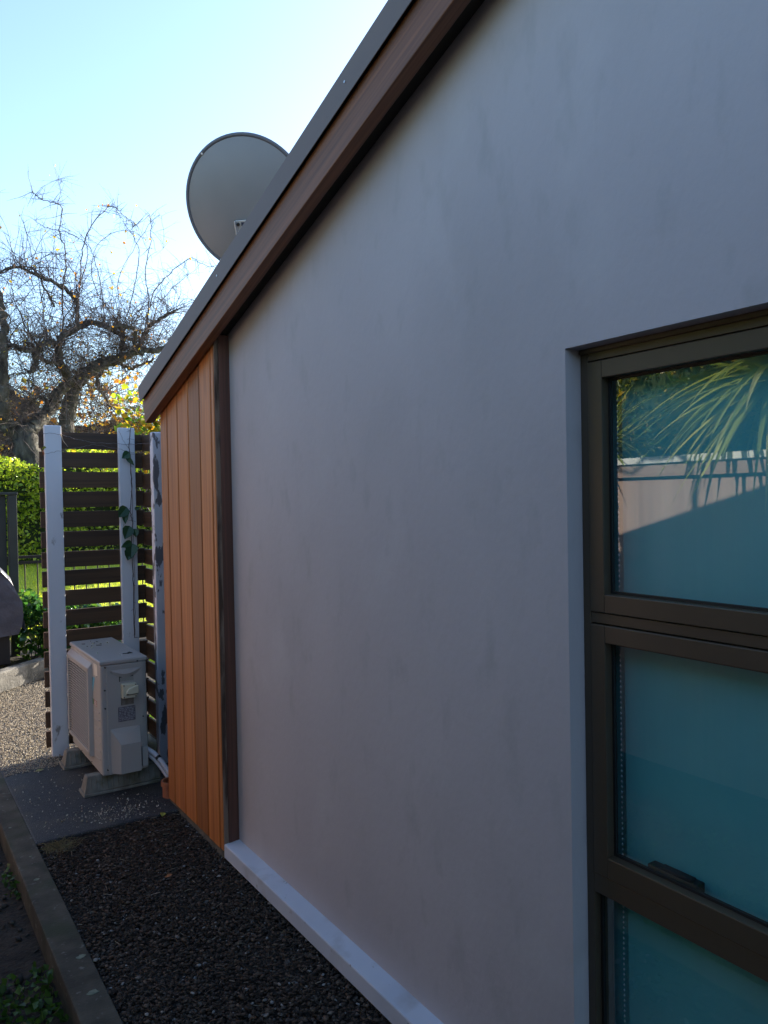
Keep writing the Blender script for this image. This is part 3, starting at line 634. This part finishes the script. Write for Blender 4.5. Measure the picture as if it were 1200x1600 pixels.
for k in range(8):
    a_ = 1.109
    while a_ < 1.190:
        l_ = R.uniform(.004, .016); mb.box(a_, yf-.0032, .397+k*.009, min(a_+l_, 1.193), yf-.002, .4002+k*.009); a_ += l_+R.uniform(.002, .008)
obj('label_print', mb, M('rating_print', (.33, .33, .36), None, rough=.5), rate)
# valve cover
mb = MB(); n = 12
top = [(1.060+.161*i/n, .356-.002*i/n) for i in range(n+1)]; 
mb.add([(x, yf, z) for x, z in top]+[(1.060+.161*i/n, yf-.022*sin(pi*i/n), .356-.030*sin(pi*i/n)) for i in range(n+1)], [(i, i+1, n+2+i, n+1+i) for i in range(n)])
dip = [(1.060+.161*i/n, yf-.022*sin(pi*i/n), .356-.030*sin(pi*i/n)) for i in range(n+1)]
low = [(1.104+.108*i/n, yf-.046, .272) for i in range(n+1)]
mb.add(dip+low, [(i, i+1, n+2+i, n+1+i) for i in range(n)])
mb.add([(1.060, yf, .356), (1.104, yf-.046, .272), (1.102, yf-.046, .112), (1.062, yf, .112)], [(0, 1, 2, 3)])
mb.add([(1.221, yf, .354), (1.212, yf-.046, .272), (1.212, yf-.046, .112), (1.221, yf, .112)], [(0, 3, 2, 1)])
mb.add([(1.104, yf-.046, .272), (1.212, yf-.046, .272), (1.212, yf-.046, .112), (1.102, yf-.046, .112)], [(0, 3, 2, 1)])
mb.add([(1.062, yf, .112), (1.102, yf-.046, .112), (1.212, yf-.046, .112), (1.221, yf, .112)], [(0, 1, 2, 3)])
obj('valve_cover', mb, m_ac, ac)
mb = MB(); mb.box(1.226, yf-.024, .122, 1.258, yf-.0005, .232); obj('cable_cover', mb, m_ac, ac, bevel=.004)
for (x, z) in ((1.040, .700), (1.215, .716), (1.036, .575), (1.036, .475), (1.240, .400), (1.042, .135)):
    mb = MB(); mb.cyl((x, Y0-.010, z), (x, Y0+.004, z), .0038, 10); obj('screw', mb, m_dark, ac)
for (y, z) in ((4.425, .642), (4.60, .120), (4.85, .118)):
    mb = MB(); mb.cyl((X0-.003, y, z), (X0+.002, y, z), .0035, 10); obj('screw', mb, m_dark, ac)
# petals and a dark blossom on top
cs = [(1.07, 4.80, Z1+.007), (1.16, 4.47, Z1+.007), (1.10, 4.92, Z1+.007), (1.06, 4.60, Z1+.006), (1.19, 4.9, Z1+.006)]
tag(obj('fallen_petals', leaves(cs, .034, 0, 33, .35, nrm=np.tile((0, 0, 1.), (5, 1))), leafmat('white_petal', [(.7, .7, .7), (.6, .6, .58)], .6, .1)), 'white petals lying on top of the ivory heat pump', 'petals', kind='stuff')
mb = MB()
for k in range(16): 
    a = R.uniform(0, 6.3); x, y = (1.20, 4.50) if k < 8 else (1.06+R.uniform(0, .1), 4.95+R.uniform(-.1, .08)); l = R.uniform(.01, .03)
    mb.tube([(x+R.uniform(-.006, .006), y+R.uniform(-.006, .006), Z1+.006), (x+cos(a)*l, y+sin(a)*l, Z1+.008)], .0018, 4)
tag(obj('twig_scraps', mb, M('twig_scrap', (.03, .03, .03), None, rough=.9), origin=(1.1, 4.7, Z1)), 'small dark twig scraps lying on the heat pump top', 'twigs', kind='stuff')
# feet
m_foot = M('foot_concrete', (.13, .125, .105), (.22, .215, .19), 18, .9, .6, 90, stretch=(1, 1, .5), dist=.004)
patches(m_foot, (.12, .115, .075), 8, .5, .62)
def foot(yc, lab):
    t = thing('concrete_foot', (.95, yc, 0), lab, 'support block', 'feet under the heat pump')
    mb = MB(); x0, x1 = .918, 1.36
    for (za, zb, wa, wb, ia, ib) in ((0, .016, .068, .066, 0, .003), (.016, .094, .052, .034, .010, .026), (.094, .099, .034, .030, .026, .030)):
        mb.add([(x0+ia, yc-wa, za), (x1-ia, yc-wa, za), (x1-ia, yc+wa, za), (x0+ia, yc+wa, za), (x0+ib, yc-wb, zb), (x1-ib, yc-wb, zb), (x1-ib, yc+wb, zb), (x0+ib, yc+wb, zb)],
               [(0, 3, 2, 1), (4, 5, 6, 7), (0, 1, 5, 4), (1, 2, 6, 5), (2, 3, 7, 6), (3, 0, 4, 7)])
    obj('block', mb, m_foot, t, bevel=.003)
    mb = MB()
    for k in range(14):
        x = x0+.04+k*.029; mb.add([(x, yc-.0525, .02), (x+.008, yc-.0525, .02), (x+.007, yc-.036, .092), (x+.001, yc-.036, .092), (x+.004, yc-.056, .02), (x+.004, yc-.040, .092)], [(0, 4, 5, 3), (4, 1, 2, 5)])
    obj('side_ribs', mb, m_foot, t)
foot(4.445, 'pale ribbed concrete foot under the near end of the heat pump')
foot(4.975, 'pale ribbed concrete foot under the far end beside the left white post')
# pipes
m_pipe = M('pipe_wrap', (.50, .50, .56), (.56, .56, .62), 14, .55, .15, 60)
pp = thing('insulated_pipes', (1.26, 4.36, .2), 'pair of white wrapped pipes bending from heat pump behind the cladding', 'pipe')
mb = MB(); mb.tube([(1.24, 4.40, .205), (1.266, 4.37, .204), (1.290, 4.33, .186), (1.315, 4.28, .150), (1.335, 4.22, .105), (1.35, 4.17, .07), (1.37, 4.12, .05)], .0135, 14); obj('pipe', mb, m_pipe, pp, smooth=True)
mb = MB(); mb.tube([(1.24, 4.42, .180), (1.272, 4.39, .172), (1.298, 4.34, .145), (1.32, 4.28, .105), (1.34, 4.22, .06), (1.36, 4.17, .03)], .0125, 14); obj('pipe', mb, m_pipe, pp, smooth=True)
mb = MB(); mb.cyl((1.302, 4.307, .172), (1.308, 4.296, .160), .0148, 14); obj('cable_tie', mb, m_dark, pp)
mb = MB(); n = 24; c0 = (1.325, 4.135)
for (ra, rb, za, zb) in ((.050, .050, -.02, .060), (.057, .057, .060, .085)):
    mb.add([(c0[0]+ra*cos(2*pi*i/n), c0[1]+ra*sin(2*pi*i/n), za) for i in range(n)]+[(c0[0]+rb*cos(2*pi*i/n), c0[1]+rb*sin(2*pi*i/n), zb) for i in range(n)], [(i, (i+1) % n, n+(i+1) % n, n+i) for i in range(n)])
mb.add([(c0[0]+r_*cos(2*pi*i/n), c0[1]+r_*sin(2*pi*i/n), .085) for r_ in (.057, .046) for i in range(n)], [(i, (i+1) % n, n+(i+1) % n, n+i) for i in range(n)])
mb.add([(c0[0]+.046*cos(2*pi*i/n), c0[1]+.046*sin(2*pi*i/n), z_) for z_ in (.085, -.02) for i in range(n)], [(i, (i+1) % n, n+(i+1) % n, n+i) for i in range(n)])
tag(obj('gully_pipe', mb, M('terracotta', (.26, .085, .04), (.34, .12, .06), 20, .8, .3, 90), origin=(1.325, 4.135, 0), smooth=False), 'short terracotta gully pipe in the ground at the cladding corner', 'drain')

# ---------------------------------------------------------------- yard beyond the screen
m_conc = M('old_concrete', (.10, .095, .085), (.20, .19, .17), 7, .9, .7, 50, dist=.01)
patches(m_conc, (.05, .05, .045), 5, .55, .66, detail=8)
mb = MB(); a = Vector((.30, 6.74, 0)); b = Vector((1.33, 7.667, 0)); d = (b-a).normalized(); nn = Vector((-d.y, d.x, 0))*.11; b2 = b+Vector((2.2, .25, 0))
mb.add([a, b, b+nn, a+nn]+[p+Vector((0, 0, .178)) for p in (a, b, b+nn, a+nn)], [(0, 3, 2, 1), (4, 5, 6, 7), (0, 1, 5, 4), (1, 2, 6, 5), (2, 3, 7, 6), (3, 0, 4, 7)])
tag(obj('low_wall', mb, m_conc, origin=tuple(a), bevel=.01), 'low stained concrete garden wall edging the asphalt below the barbecue', 'wall')
mb = MB(); mb.prism([(-4, 7.0), (.22, 6.9), (1.24, 7.76), (4, 7.92), (4, 9.3), (-4, 9.3)], -.1, .12, 'z'); mb.box(1.561, 4.1, -.45, 3.0, 7.72, -.004)
tag(obj('garden_bed', mb, m_soil), kind='structure')
m_gate = M('dark_green_paint', (.018, .024, .022), (.026, .033, .030), 5, .5, .1, 60)
gt = thing('side_gate', (.7, 8.3, .1), 'dark painted board gate behind the covered barbecue', 'gate')
for k in range(8):
    x1_ = 1.085-k*.123; mb = MB(); mb.box(x1_-.112, 8.31, .15, x1_, 8.33, 1.70); obj('board', mb, m_gate, gt, bevel=.003)
mb = MB(); mb.box(1.100, 8.26, .05, 1.178, 8.34, 1.70); obj('post', mb, m_gate, gt, bevel=.004)
mb = MB(); mb.box(.05, 8.25, 1.702, 1.185, 8.35, 1.728); obj('top_rail', mb, m_gate, gt, bevel=.003)
m_rail = M('black_iron', (.015, .013, .012), (.03, .022, .018), 20, .45, .2, 80)
rl = thing('railing', (2.5, 9.2, .1), 'black metal railing with thin upright bars before the sunlit lawn', 'railing')
mb = MB(); mb.box(1.19, 9.18, 1.015, 6, 9.23, 1.045); mb.box(1.19, 9.195, .955, 6, 9.21, .985); mb.box(1.19, 9.19, .16, 6, 9.215, .19); obj('rail', mb, m_rail, rl)
for k in range(34):
    x = 1.375+.128*k; mb = MB(); mb.cyl((x, 9.2025, .19), (x, 9.2025, .958), .0075, 8); obj('baluster', mb, m_rail, rl)
# barbecue with cover
m_cover = M('black_cover_fabric', (.055, .058, .080), (.085, .088, .115), 6, .4, .7, 14, dist=.02)
bq = thing('covered_barbecue', (.65, 7.9, .12), 'barbecue under a black fabric cover beside the dark gate', 'barbecue')
prof = [(.18, .42), (.20, .80), (.26, .93), (.42, 1.06), (.72, 1.12), (.90, 1.085), (.955, 1.045), (1.035, .935), (1.075, .84), (1.115, .74), (1.118, .60), (1.112, .50), (1.09, .42)]
mb = MB(); rows = []
ysl = [7.70, 7.72, 7.80, 7.95, 8.10, 8.16, 8.18]; shr = [.90, .96, 1, 1, 1, .96, .90]
for y, s_ in zip(ysl, shr):
    rows.append([(.65+(x-.65)*(.9+.1*s_)+.006*sin(z*30+y*20), y+.008*sin(x*25), .42+(z-.42)*s_-(.10*max(0, (.95-x))*1.0 if z < .43 else 0)) for x, z in prof])
k = len(prof); v = [p for r_ in rows for p in r_]
f = [(j*k+i, j*k+i+1, (j+1)*k+i+1, (j+1)*k+i) for j in range(len(rows)-1) for i in range(k-1)]+[tuple(range(k)), tuple(range((len(rows)-1)*k, len(rows)*k))[::-1]]
mb.add(v, f); cv = obj('cover', mb, m_cover, bq, smooth=False, bevel=.012, seg=3)
mb = MB(); mb.add([(1.105, 7.78, .74), (1.125, 8.02, .72), (1.19, 7.98, .46), (1.15, 7.74, .44), (1.10, 7.78, .50), (1.10, 8.02, .48)], [(0, 3, 2, 1), (0, 4, 3), (1, 2, 5)])
obj('cover_flap', mb, m_cover, bq)
mb = MB(); mb.box(.24, 7.76, .14, 1.02, 8.12, .46); obj('cart', mb, m_dark, bq, bevel=.01)
# ivy bush by the railing
m_bush = leafmat('glossy_bush_leaf', [(.02, .07, .03), (.035, .11, .035), (.10, .18, .03)], .12, .4)
bu = thing('ivy_bush', (1.45, 8.0, .12), 'glossy dark green ivy bush beside the covered barbecue', 'bush')
cs = []
for _ in range(1500):
    x = 1.13+N.uniform(0, .95); y = 7.75+N.uniform(0, .5); zt = .74-.35*abs(x-1.28)*.8+.05*sin(x*22); z = .14+N.beta(1.6, 1.0)*(zt-.14)
    if x < 1.2 and z > .66-(1.2-x)*1.5 and z < .5: pass
    cs.append((x, y, z))
obj('leaves', leaves(cs, .075, .2, 41, .85, oval=True), m_bush, bu)
mb = MB()
for k_ in range(30):
    x = 1.2+R.uniform(0, .8); y = 7.9+R.uniform(0, .25); mb.tube([(x, y, .1), (x+R.uniform(-.05, .05), y, .3), (x+R.uniform(-.1, .1), y+R.uniform(-.1, .1), .6)], [.006, .004, .002], 4)
obj('stems', mb, m_stem, bu)
# lawn blades
n = 26000; gx = N.uniform(.8, 6.5, n); gy = N.uniform(9.3, 12.2, n); gz = np.interp(gy, [a for a, b in ys], [b for a, b in ys])
h = N.uniform(.03, .07, n); a = N.uniform(0, 6.28, n); lean = N.normal(0, .02, (n, 2)); wv = .004
V = np.stack([np.stack([gx-np.cos(a)*wv, gy-np.sin(a)*wv, gz-.005], 1), np.stack([gx+np.cos(a)*wv, gy+np.sin(a)*wv, gz-.005], 1), np.stack([gx+lean[:, 0], gy+lean[:, 1], gz+h], 1)], 1)
tag(obj('lawn_grass', (V.reshape(-1, 3), np.arange(n*3).reshape(-1, 3)), leafmat('grass_blade', [(.36, .42, .03), (.60, .62, .08), (.26, .34, .03)], .5, .5)), 'bright sunlit lawn grass beyond the black railing', 'grass', kind='stuff')
# hedge
m_hedge = leafmat('hedge_leaf', [(.05, .10, .02), (.26, .36, .04), (.48, .54, .08), (.13, .20, .02), (.36, .43, .05), (.08, .14, .03)], .16, .5)
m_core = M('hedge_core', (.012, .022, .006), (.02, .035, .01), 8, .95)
he = thing('green_hedge', (3.5, 12.4, .75), 'bright green leafy hedge in sunlight behind the railing', 'hedge')
cs = []
while len(cs) < 19000:
    x = N.uniform(.2, 5.6); y = 11.95+N.beta(1, 1.6)*.9; top = 2.36+.16*sin(x*2.3+1)+.10*sin(x*5.1)-.12*(x > 2.6); z = .72+N.beta(1.3, 1)*(top-.72)
    if sin(x*6+z*4)+sin(z*9-x*3)+N.normal(0, .8) > -1.1: cs.append((x, y, z))
obj('leaves', leaves(cs, .066, .1, 51, .6), m_hedge, he)
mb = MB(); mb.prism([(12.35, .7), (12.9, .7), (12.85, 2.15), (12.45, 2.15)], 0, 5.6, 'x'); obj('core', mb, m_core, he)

# ---------------------------------------------------------------- trees
m_bark = M('lichen_bark', (.035, .030, .026), (.11, .10, .08), 12, .95, 1.0, 26, stretch=(1, 1, .35), dist=.03)
patches(m_bark, (.20, .20, .18), 9, .60, .70, detail=8)
m_twig = M('twig_bark', (.06, .045, .042), (.13, .10, .09), 6, .85)
def wp(px, py, y):
    """the world point of a traced limb at distance y (used only to copy the tree's shape)"""
    d_ = f0+rr*((px-600)/1202)-uu*((py-800)/1202); t_ = y/d_.y; return Vector((0, 0, EYE))+d_*t_
def smooth(pts, rad, n=5, jit=.012):
    P = [Vector(p) for p in pts]; o_, r_ = [], []
    for i in range(len(P)-1):
        p0, p1, p2, p3 = P[max(i-1, 0)], P[i], P[i+1], P[min(i+2, len(P)-1)]
        for j in range(n):
            t_ = j/n; q = .5*((2*p1)+(p2-p0)*t_+(2*p0-5*p1+4*p2-p3)*t_*t_+(3*p1-p0-3*p2+p3)*t_**3)
            o_.append(q+Vector((R.gauss(0, jit), R.gauss(0, jit), R.gauss(0, jit)))); r_.append((rad[i]*(1-t_)+rad[i+1]*t_)*R.uniform(.92, 1.1))
    o_.append(P[-1]); r_.append(rad[-1]); return o_, r_
def tree(name, limbs, base, label, shoots, trunk_i, seed, ymid, spurs=1.0):
    global R; R = random.Random(seed)
    t = thing(name, base, label, 'tree', 'old bare fruit trees behind the hedge')
    mt, ml, mw = MB(), MB(), MB(); nodes = []; lf = []
    for i, (pts, rad, jy) in enumerate(limbs):
        P = [wp(px, py, ymid+jy+dy) for (px, py, dy) in pts]; q, r_ = smooth(P, [1.0*a_ for a_ in rad])
        (mt if i in trunk_i else ml).tube(q, r_, 12 if i in trunk_i else 8)
        for a_, b_ in zip(q, r_): nodes.append((a_, b_, i))
    def twig(p, d, l, r_, lev):
        n_ = max(3, int(l/.10)); pts = [p]; dd = d.normalized(); cur = Vector((R.gauss(0, .12), R.gauss(0, .12), R.gauss(0, .10)-.02))
        for j in range(n_):
            dd = (dd+cur*.35+Vector((R.gauss(0, .13), R.gauss(0, .13), R.gauss(0, .10)-(.02+.11*(j/n_) if lev == 0 else .02)))).normalized()
            pts.append(pts[-1]+dd*(l/n_))
        mw.tube(pts, [r_*(1-.75*j/n_) for j in range(n_+1)], 4 if lev == 0 else 3, False)
        if lev < 2:
            m_ = int(l*(7.5 if lev == 0 else 7.5)*spurs)
            for _ in range(m_):
                j = R.randint(1, n_-1); ax = Vector((R.gauss(0, 1), R.gauss(0, 1), R.gauss(0, 1))).normalized()
                nd = (dd*.4+ax*1.0+Vector((0, 0, .15))).normalized(); twig(pts[j], nd, l*R.uniform(.14, .42), r_*.5, lev+1)
        if lev > 0 and R.random() < .035: lf.append(tuple(pts[-1]))
    for (a_, b_, i) in nodes:
        if i in trunk_i: continue
        for _ in range(shoots):
            d = Vector((R.gauss(0, .75), R.gauss(0, .75), R.gauss(.55, .7))); l = min(1.5, abs(R.gauss(.55, .38)))+.12
            twig(a_, d, l, .0032+.0026*l, 0)
    for (pts, r_) in EXTRA.get(name, []):
        P = [wp(px, py, ymid+R.uniform(-.4, .4)) if k_ else wp(px, py, ymid) for k_, (px, py) in enumerate(pts)]
        q, rq = smooth([(p.x, ymid+(R.uniform(-.1, .1)), p.z) for p in P], [.62*r_*(1-.7*k_/(len(P)-1)) for k_ in range(len(P))], 6, .008)
        mw.tube(q, rq, 5, False)
        for _ in range(int(len(q)*2.0)):
            j = R.randint(2, len(q)-1); ax = Vector((R.gauss(0, 1), R.gauss(0, 1), R.gauss(0, 1))).normalized(); twig(q[j], ax, R.uniform(.08, .45), r_*.22, 1)
    obj('trunk', mt, m_bark, t, smooth=True); obj('limbs', ml, m_bark, t, smooth=True); obj('twigs', mw, m_twig, t)
    if lf: obj('last_leaves', leaves(lf, .06, .6, seed, .7), m_orange, t)
m_orange = leafmat('orange_leaf', [(.60, .34, .04), (.50, .17, .03), (.60, .42, .06), (.35, .30, .05)], .5, .45)
EXTRA = {'bare_apple_tree': [
    ([(100, 540), (101, 470), (99, 400), (102, 352), (96, 325), (72, 308), (50, 301)], .022), ([(118, 510), (128, 440), (134, 390), (148, 345), (168, 331), (195, 335), (207, 358)], .020),
    ([(88, 478), (70, 450), (38, 428), (6, 420), (-30, 440)], .03), ([(60, 540), (40, 500), (20, 460), (12, 400)], .018), ([(75, 535), (62, 470), (48, 400), (33, 345)], .014),
    ([(120, 480), (112, 430), (85, 400), (60, 405), (30, 440)], .014), ([(100, 500), (125, 455), (128, 400), (110, 372), (75, 358), (50, 352)], .013), ([(55, 545), (88, 470), (88, 380), (88, 300), (88, 285)], .010)],
  'bare_orchard_tree': [
    ([(226, 545), (224, 480), (226, 430), (229, 375), (229, 340)], .020), ([(225, 520), (250, 450), (275, 420), (302, 401), (325, 406), (340, 420)], .018),
    ([(165, 515), (155, 440), (140, 400), (125, 370)], .015), ([(190, 520), (204, 450), (205, 400), (206, 352), (190, 330), (170, 325)], .014), ([(240, 520), (255, 470), (285, 435), (290, 432)], .012),
    ([(200, 500), (190, 440), (215, 380), (240, 345), (262, 382)], .011), ([(180, 500), (150, 430), (160, 372), (200, 372), (240, 400)], .011), ([(240, 540), (262, 500), (280, 480), (295, 476)], .012)]}
limbsA = [
    ([(50, 830, 0), (49, 762, 0), (46, 719, 0), (40, 690, 0), (36, 672, 0)], [.22, .20, .185, .18, .15], 0),
    ([(36, 676, 0), (16, 667, 0), (4, 650, -.1), (5, 625, -.2), (-4, 590, -.2), (-20, 560, -.2)], [.15, .135, .12, .10, .08, .06], 0),
    ([(36, 676, 0), (52, 665, 0), (67, 652, .1), (80, 635, .2), (92, 613, .2), (111, 596, .2)], [.14, .11, .10, .09, .09, .085], 0),
    ([(111, 598, .2), (102, 583, .1), (93, 559, .1), (90, 540, 0)], [.085, .07, .065, .06], 0),
    ([(90, 540, 0), (99, 526, 0), (117, 514, .2), (135, 506, .3), (162, 508, .4), (182, 520, .5), (205, 530, .6)], [.06, .055, .05, .05, .045, .04, .03], 0),
    ([(90, 538, 0), (72, 535, -.1), (58, 548, -.2), (55, 575, -.2), (45, 583, -.2)], [.05, .045, .045, .04, .025], 0),
    ([(58, 545, -.2), (36, 547, -.3), (18, 541, -.3), (-5, 541, -.3), (-30, 520, -.3)], [.04, .035, .035, .04, .03], 0),
    ([(5, 625, -.2), (6, 590, -.3), (7, 540, -.4), (5, 502, -.4), (1, 470, -.4), (-8, 440, -.4)], [.07, .065, .06, .06, .045, .03], 0),
    ([(120, 515, .2), (120, 478, .2), (111, 457, .1), (90, 443, 0), (60, 430, -.1), (27, 418, -.1), (-5, 428, -.1)], [.035, .033, .03, .03, .026, .02, .014], 0),
    ([(80, 635, .2), (60, 620, .4), (40, 640, .5), (25, 660, .6)], [.04, .03, .025, .02], 0),
    ([(102, 583, .1), (84, 568, -.1), (62, 560, -.1), (50, 556, -.2)], [.035, .03, .025, .02], 0),
]
limbsB = [
    ([(104, 760, .2), (103, 700, .2), (104, 668, .2), (109, 634, .2), (115, 607, .2), (130, 588, .1)], [.15, .135, .12, .115, .11, .10], .1),
    ([(130, 588, .1), (156, 571, 0), (172, 564, 0), (186, 561, -.1), (210, 551, -.2), (240, 547, -.3), (266, 543, -.3), (290, 550, -.3)], [.10, .10, .095, .08, .06, .05, .04, .02], .1),
    ([(118, 604, .2), (119, 588, .3), (130, 577, .4), (150, 571, .4)], [.04, .035, .035, .03], .1),
    ([(186, 561, 0), (192, 540, .1), (190, 515, .2), (180, 500, .3)], [.05, .045, .04, .03], .1),
    ([(210, 551, -.1), (222, 530, 0), (232, 512, 0), (255, 495, 0), (275, 485, 0)], [.045, .04, .033, .03, .02], .1),
    ([(186, 563, 0), (200, 575, .2), (215, 573, .3), (240, 560, .3)], [.03, .028, .025, .02], .1),
    ([(200, 556, -.1), (212, 535, -.3), (205, 512, -.4), (165, 512, -.4)], [.04, .035, .03, .03], .1),
    ([(160, 572, .2), (152, 600, .3), (160, 615, .3), (175, 640, .4)], [.035, .03, .025, .02], .1),
]
tree('bare_apple_tree', limbsA, tuple(wp(50, 830, 12.9)), 'gnarled bare apple tree with forked trunk left of the white posts', 5, (0,), 101, 12.9, .8)
tree('bare_orchard_tree', limbsB, tuple(wp(104, 760, 13.3)), 'bare leaning tree whose thick limb bends right over the screen', 5, (0,), 102, 13.2, .8)
R = random.Random(55)
# thicket behind
m_mass = M('thicket_core', (.035, .024, .017), (.075, .05, .035), 3, .95, 1, 9, dist=.1)
mb = MB(); nx, nz = 46, 9; v = []
for j in range(nz):
    for i in range(nx):
        x = -3+i*.45; top = 3.75+.15*sin(x*1.3)+.14*sin(x*3.1)-.30*min(1, max(0, (x-2.6)))-.25*min(1, max(0, x-4))
        z = .7+(top-.7)*j/(nz-1); v.append((x, 16.6+.5*(j/(nz-1))**2+N.normal(0, .12), z+N.normal(0, .07)))
off = len(v); v += [(p[0], p[1]+2.0, p[2]) for p in v]
q = lambda o_, s_: [tuple(o_+k_ for k_ in ((j*nx+i, j*nx+i+1, (j+1)*nx+i+1, (j+1)*nx+i)[::s_])) for j in range(nz-1) for i in range(nx-1)]
f = q(0, 1)+q(off, -1)+[((nz-1)*nx+i, (nz-1)*nx+i+1, off+(nz-1)*nx+i+1, off+(nz-1)*nx+i) for i in range(nx-1)]
mb.add(v, f); th = thing('thicket', (4, 17, .8), 'brown leafless thicket with scattered orange leaves behind the bare trees', 'thicket')
obj('dense_middle', mb, m_mass, th)
mb = MB(); lf = []
for k_ in range(3600):
    x = N.uniform(-.5, 8.5); zb = N.uniform(1.2, 3.8) if k_ < 2500 else N.uniform(2.8, 3.6); y = 16.35-N.uniform(0, .8); p = Vector((x, y, zb)); d = Vector((N.normal(0, .6), N.normal(0, .25), N.normal(.5, .5))).normalized(); l = N.uniform(.5, 1.3); pts = [tuple(p)]
    for j in range(6):
        d = (d+Vector((N.normal(0, .12), N.normal(0, .1), -.16))).normalized(); p = p+d*(l/6)
        if p.z > 4.3+.25*sin(x*1.7)-.35*min(1, max(0, x-3)): break
        pts.append(tuple(p))
    if len(pts) > 2:
        r_ = N.uniform(.004, .010); mb.tube(pts, [r_*(1-.12*i) for i in range(len(pts))], 3, False)
        if x > 2.2 and N.uniform() < .16: lf.append(pts[-1])
        if x > 2.6 and N.uniform() < .13: c_ = pts[-1]; lf += [(c_[0]+N.normal(0, .09), c_[1]+N.normal(0, .1), c_[2]+N.normal(0, .09)) for _ in range(6)]
obj('twigs', mb, M('thicket_twig', (.08, .055, .045), (.20, .15, .12), 5, .85), th)
obj('orange_leaves', leaves(lf, .12, .6, 61, .8), m_orange, th)
mb = MB()

# ---------------------------------------------------------------- what the window mirrors: the far side of the passage
m_paling = wood('pink_grey_panel', (.24, .155, .135), (.33, .23, .20), 2, .25, .85, .04)
bf = thing('boundary_fence', (-1.2, 2, -.3), 'weathered pinkish panel fence mirrored in the window glass', 'fence')
mb = MB(); y = -5.0
while y < 9: 
    wd = 1.2; mb.box(-1.245, y, -.3, -1.222, y+wd-.003, 1.76); y += wd
obj('panels', mb, m_paling, bf)
mb = MB(); mb.box(-1.222, -5, 1.705, -1.165, 9, 1.784); obj('top_rail', mb, wood('rail_timber', (.22, .145, .125), (.30, .21, .18), 1, .35, .85, .05), bf, bevel=.003)
mb = MB(); y = -5.0
while y < 9: mb.box(-1.265, y, 1.7855, -1.135, y+2.395, 1.827); y += 2.4
m_cap = M('cap_paint', (.48, .47, .46), (.58, .57, .56), 8, .7, .3, 60); patches(m_cap, (.25, .2, .17), 14, .62, .68)
obj('capping', mb, m_cap, bf, bevel=.004)
m_bh = leafmat('boundary_hedge_leaf', [(.03, .08, .015), (.08, .16, .02), (.40, .30, .03), (.05, .11, .02), (.14, .20, .03), (.45, .28, .03)], .35, .4)
bh = thing('boundary_hedge', (-1.9, 2.5, -.3), 'tall green hedge with yellow flecks above the boundary fence in the window reflection', 'hedge')
cs = []
while len(cs) < 36000:
    x = -1.36-N.beta(1, 1.8)*.7; y = N.uniform(-1, 8.5); top = (3.15 if y < 4.6 else 2.9)+.22*sin(y*2.1)+.12*sin(y*5.3); z = 1.4+N.beta(1.4, 1)*(top-1.4)
    if sin(y*5+z*3)+sin(z*8-y*4)+N.normal(0, .8) > -.8: cs.append((x, y, z))
obj('leaves', leaves(cs, .06, .2, 71, .5), m_bh, bh)
mb = MB(); mb.box(-2.3, -5.2, -.3, -1.75, 4.7, 3.0); mb.box(-2.3, 4.701, -.3, -1.75, 9, 2.7); obj('core', mb, m_core, bh)
def cordyline(base, h, label, n, L0, seed, droop=.55):
    r = random.Random(seed); t = thing('cabbage_tree', base, label, 'palm', 'sword leaved palms mirrored in the window')
    top = Vector(base)+Vector((0, 0, h)); mb = MB(); mb.tube([base, tuple(Vector(base)+Vector((.02, .02, h*.5))), tuple(top)], [.06, .05, .055], 12)
    obj('trunk', mb, m_bark, t, smooth=True); mb = MB()
    for k_ in range(n):
        a = r.uniform(0, 6.28); e = r.uniform(-.7, 1.3); d = Vector((cos(a)*cos(e), sin(a)*cos(e), sin(e))); l = L0*r.uniform(.75, 1.1); p = top+Vector((0, 0, r.uniform(-.1, .08))); wv = r.uniform(.017, .030)
        side = d.cross(Vector((0, 0, 1))).normalized(); pts = []
        for j in range(9):
            s_ = j/8; w_ = wv*(.5+1.2*s_ if s_ < .4 else (1-s_)*1.65)+.0005
            nn_ = side.cross(d).normalized()
            pts += [p-side*w_+nn_*w_*.35, p, p+side*w_+nn_*w_*.35]; d = (d+Vector((0, 0, -droop*.16*(1.2 if e < .6 else .5)*(.4+s_)))).normalized(); p = p+d*(l/8)
        mb.add(pts, [(j*3+i, j*3+i+1, j*3+i+4, j*3+i+3) for j in range(8) for i in range(2)])
    obj('fronds', mb, leafmat('frond', [(.24, .30, .07), (.45, .46, .14), (.16, .22, .05), (.50, .46, .20)], .35, .35), t)
cordyline((-1.42, 2.40, -.3), 2.60, 'larger sword leaved palm at the upper right of the window reflection', 430, .92, 5)
cordyline((-1.30, 3.55, -.3), 2.25, 'smaller sword leaved palm at the left edge of the window reflection', 90, .45, 6)
rs = thing('red_leaved_shrub', (-1.0, 4.3, -.3), 'red leaved shrub before the fence at left edge of window reflection', 'shrub')
cs = [(-1.0+N.normal(0, .10), 4.35+N.normal(0, .28), N.uniform(.9, 1.62)) for _ in range(900)]
obj('leaves', leaves(cs, .045, .2, 81, .6), leafmat('red_leaf', [(.3, .05, .05), (.4, .16, .12), (.22, .08, .05)], .4, .4), rs)
mb = MB()
for k_ in range(8): mb.tube([(-1.0, 4.35, -.3), (-1.0+R.gauss(0, .06), 4.35+R.gauss(0, .12), .6), (-1.0+R.gauss(0, .1), 4.35+R.gauss(0, .25), 1.5)], [.012, .008, .003], 5)
obj('stems', mb, m_stem, rs)
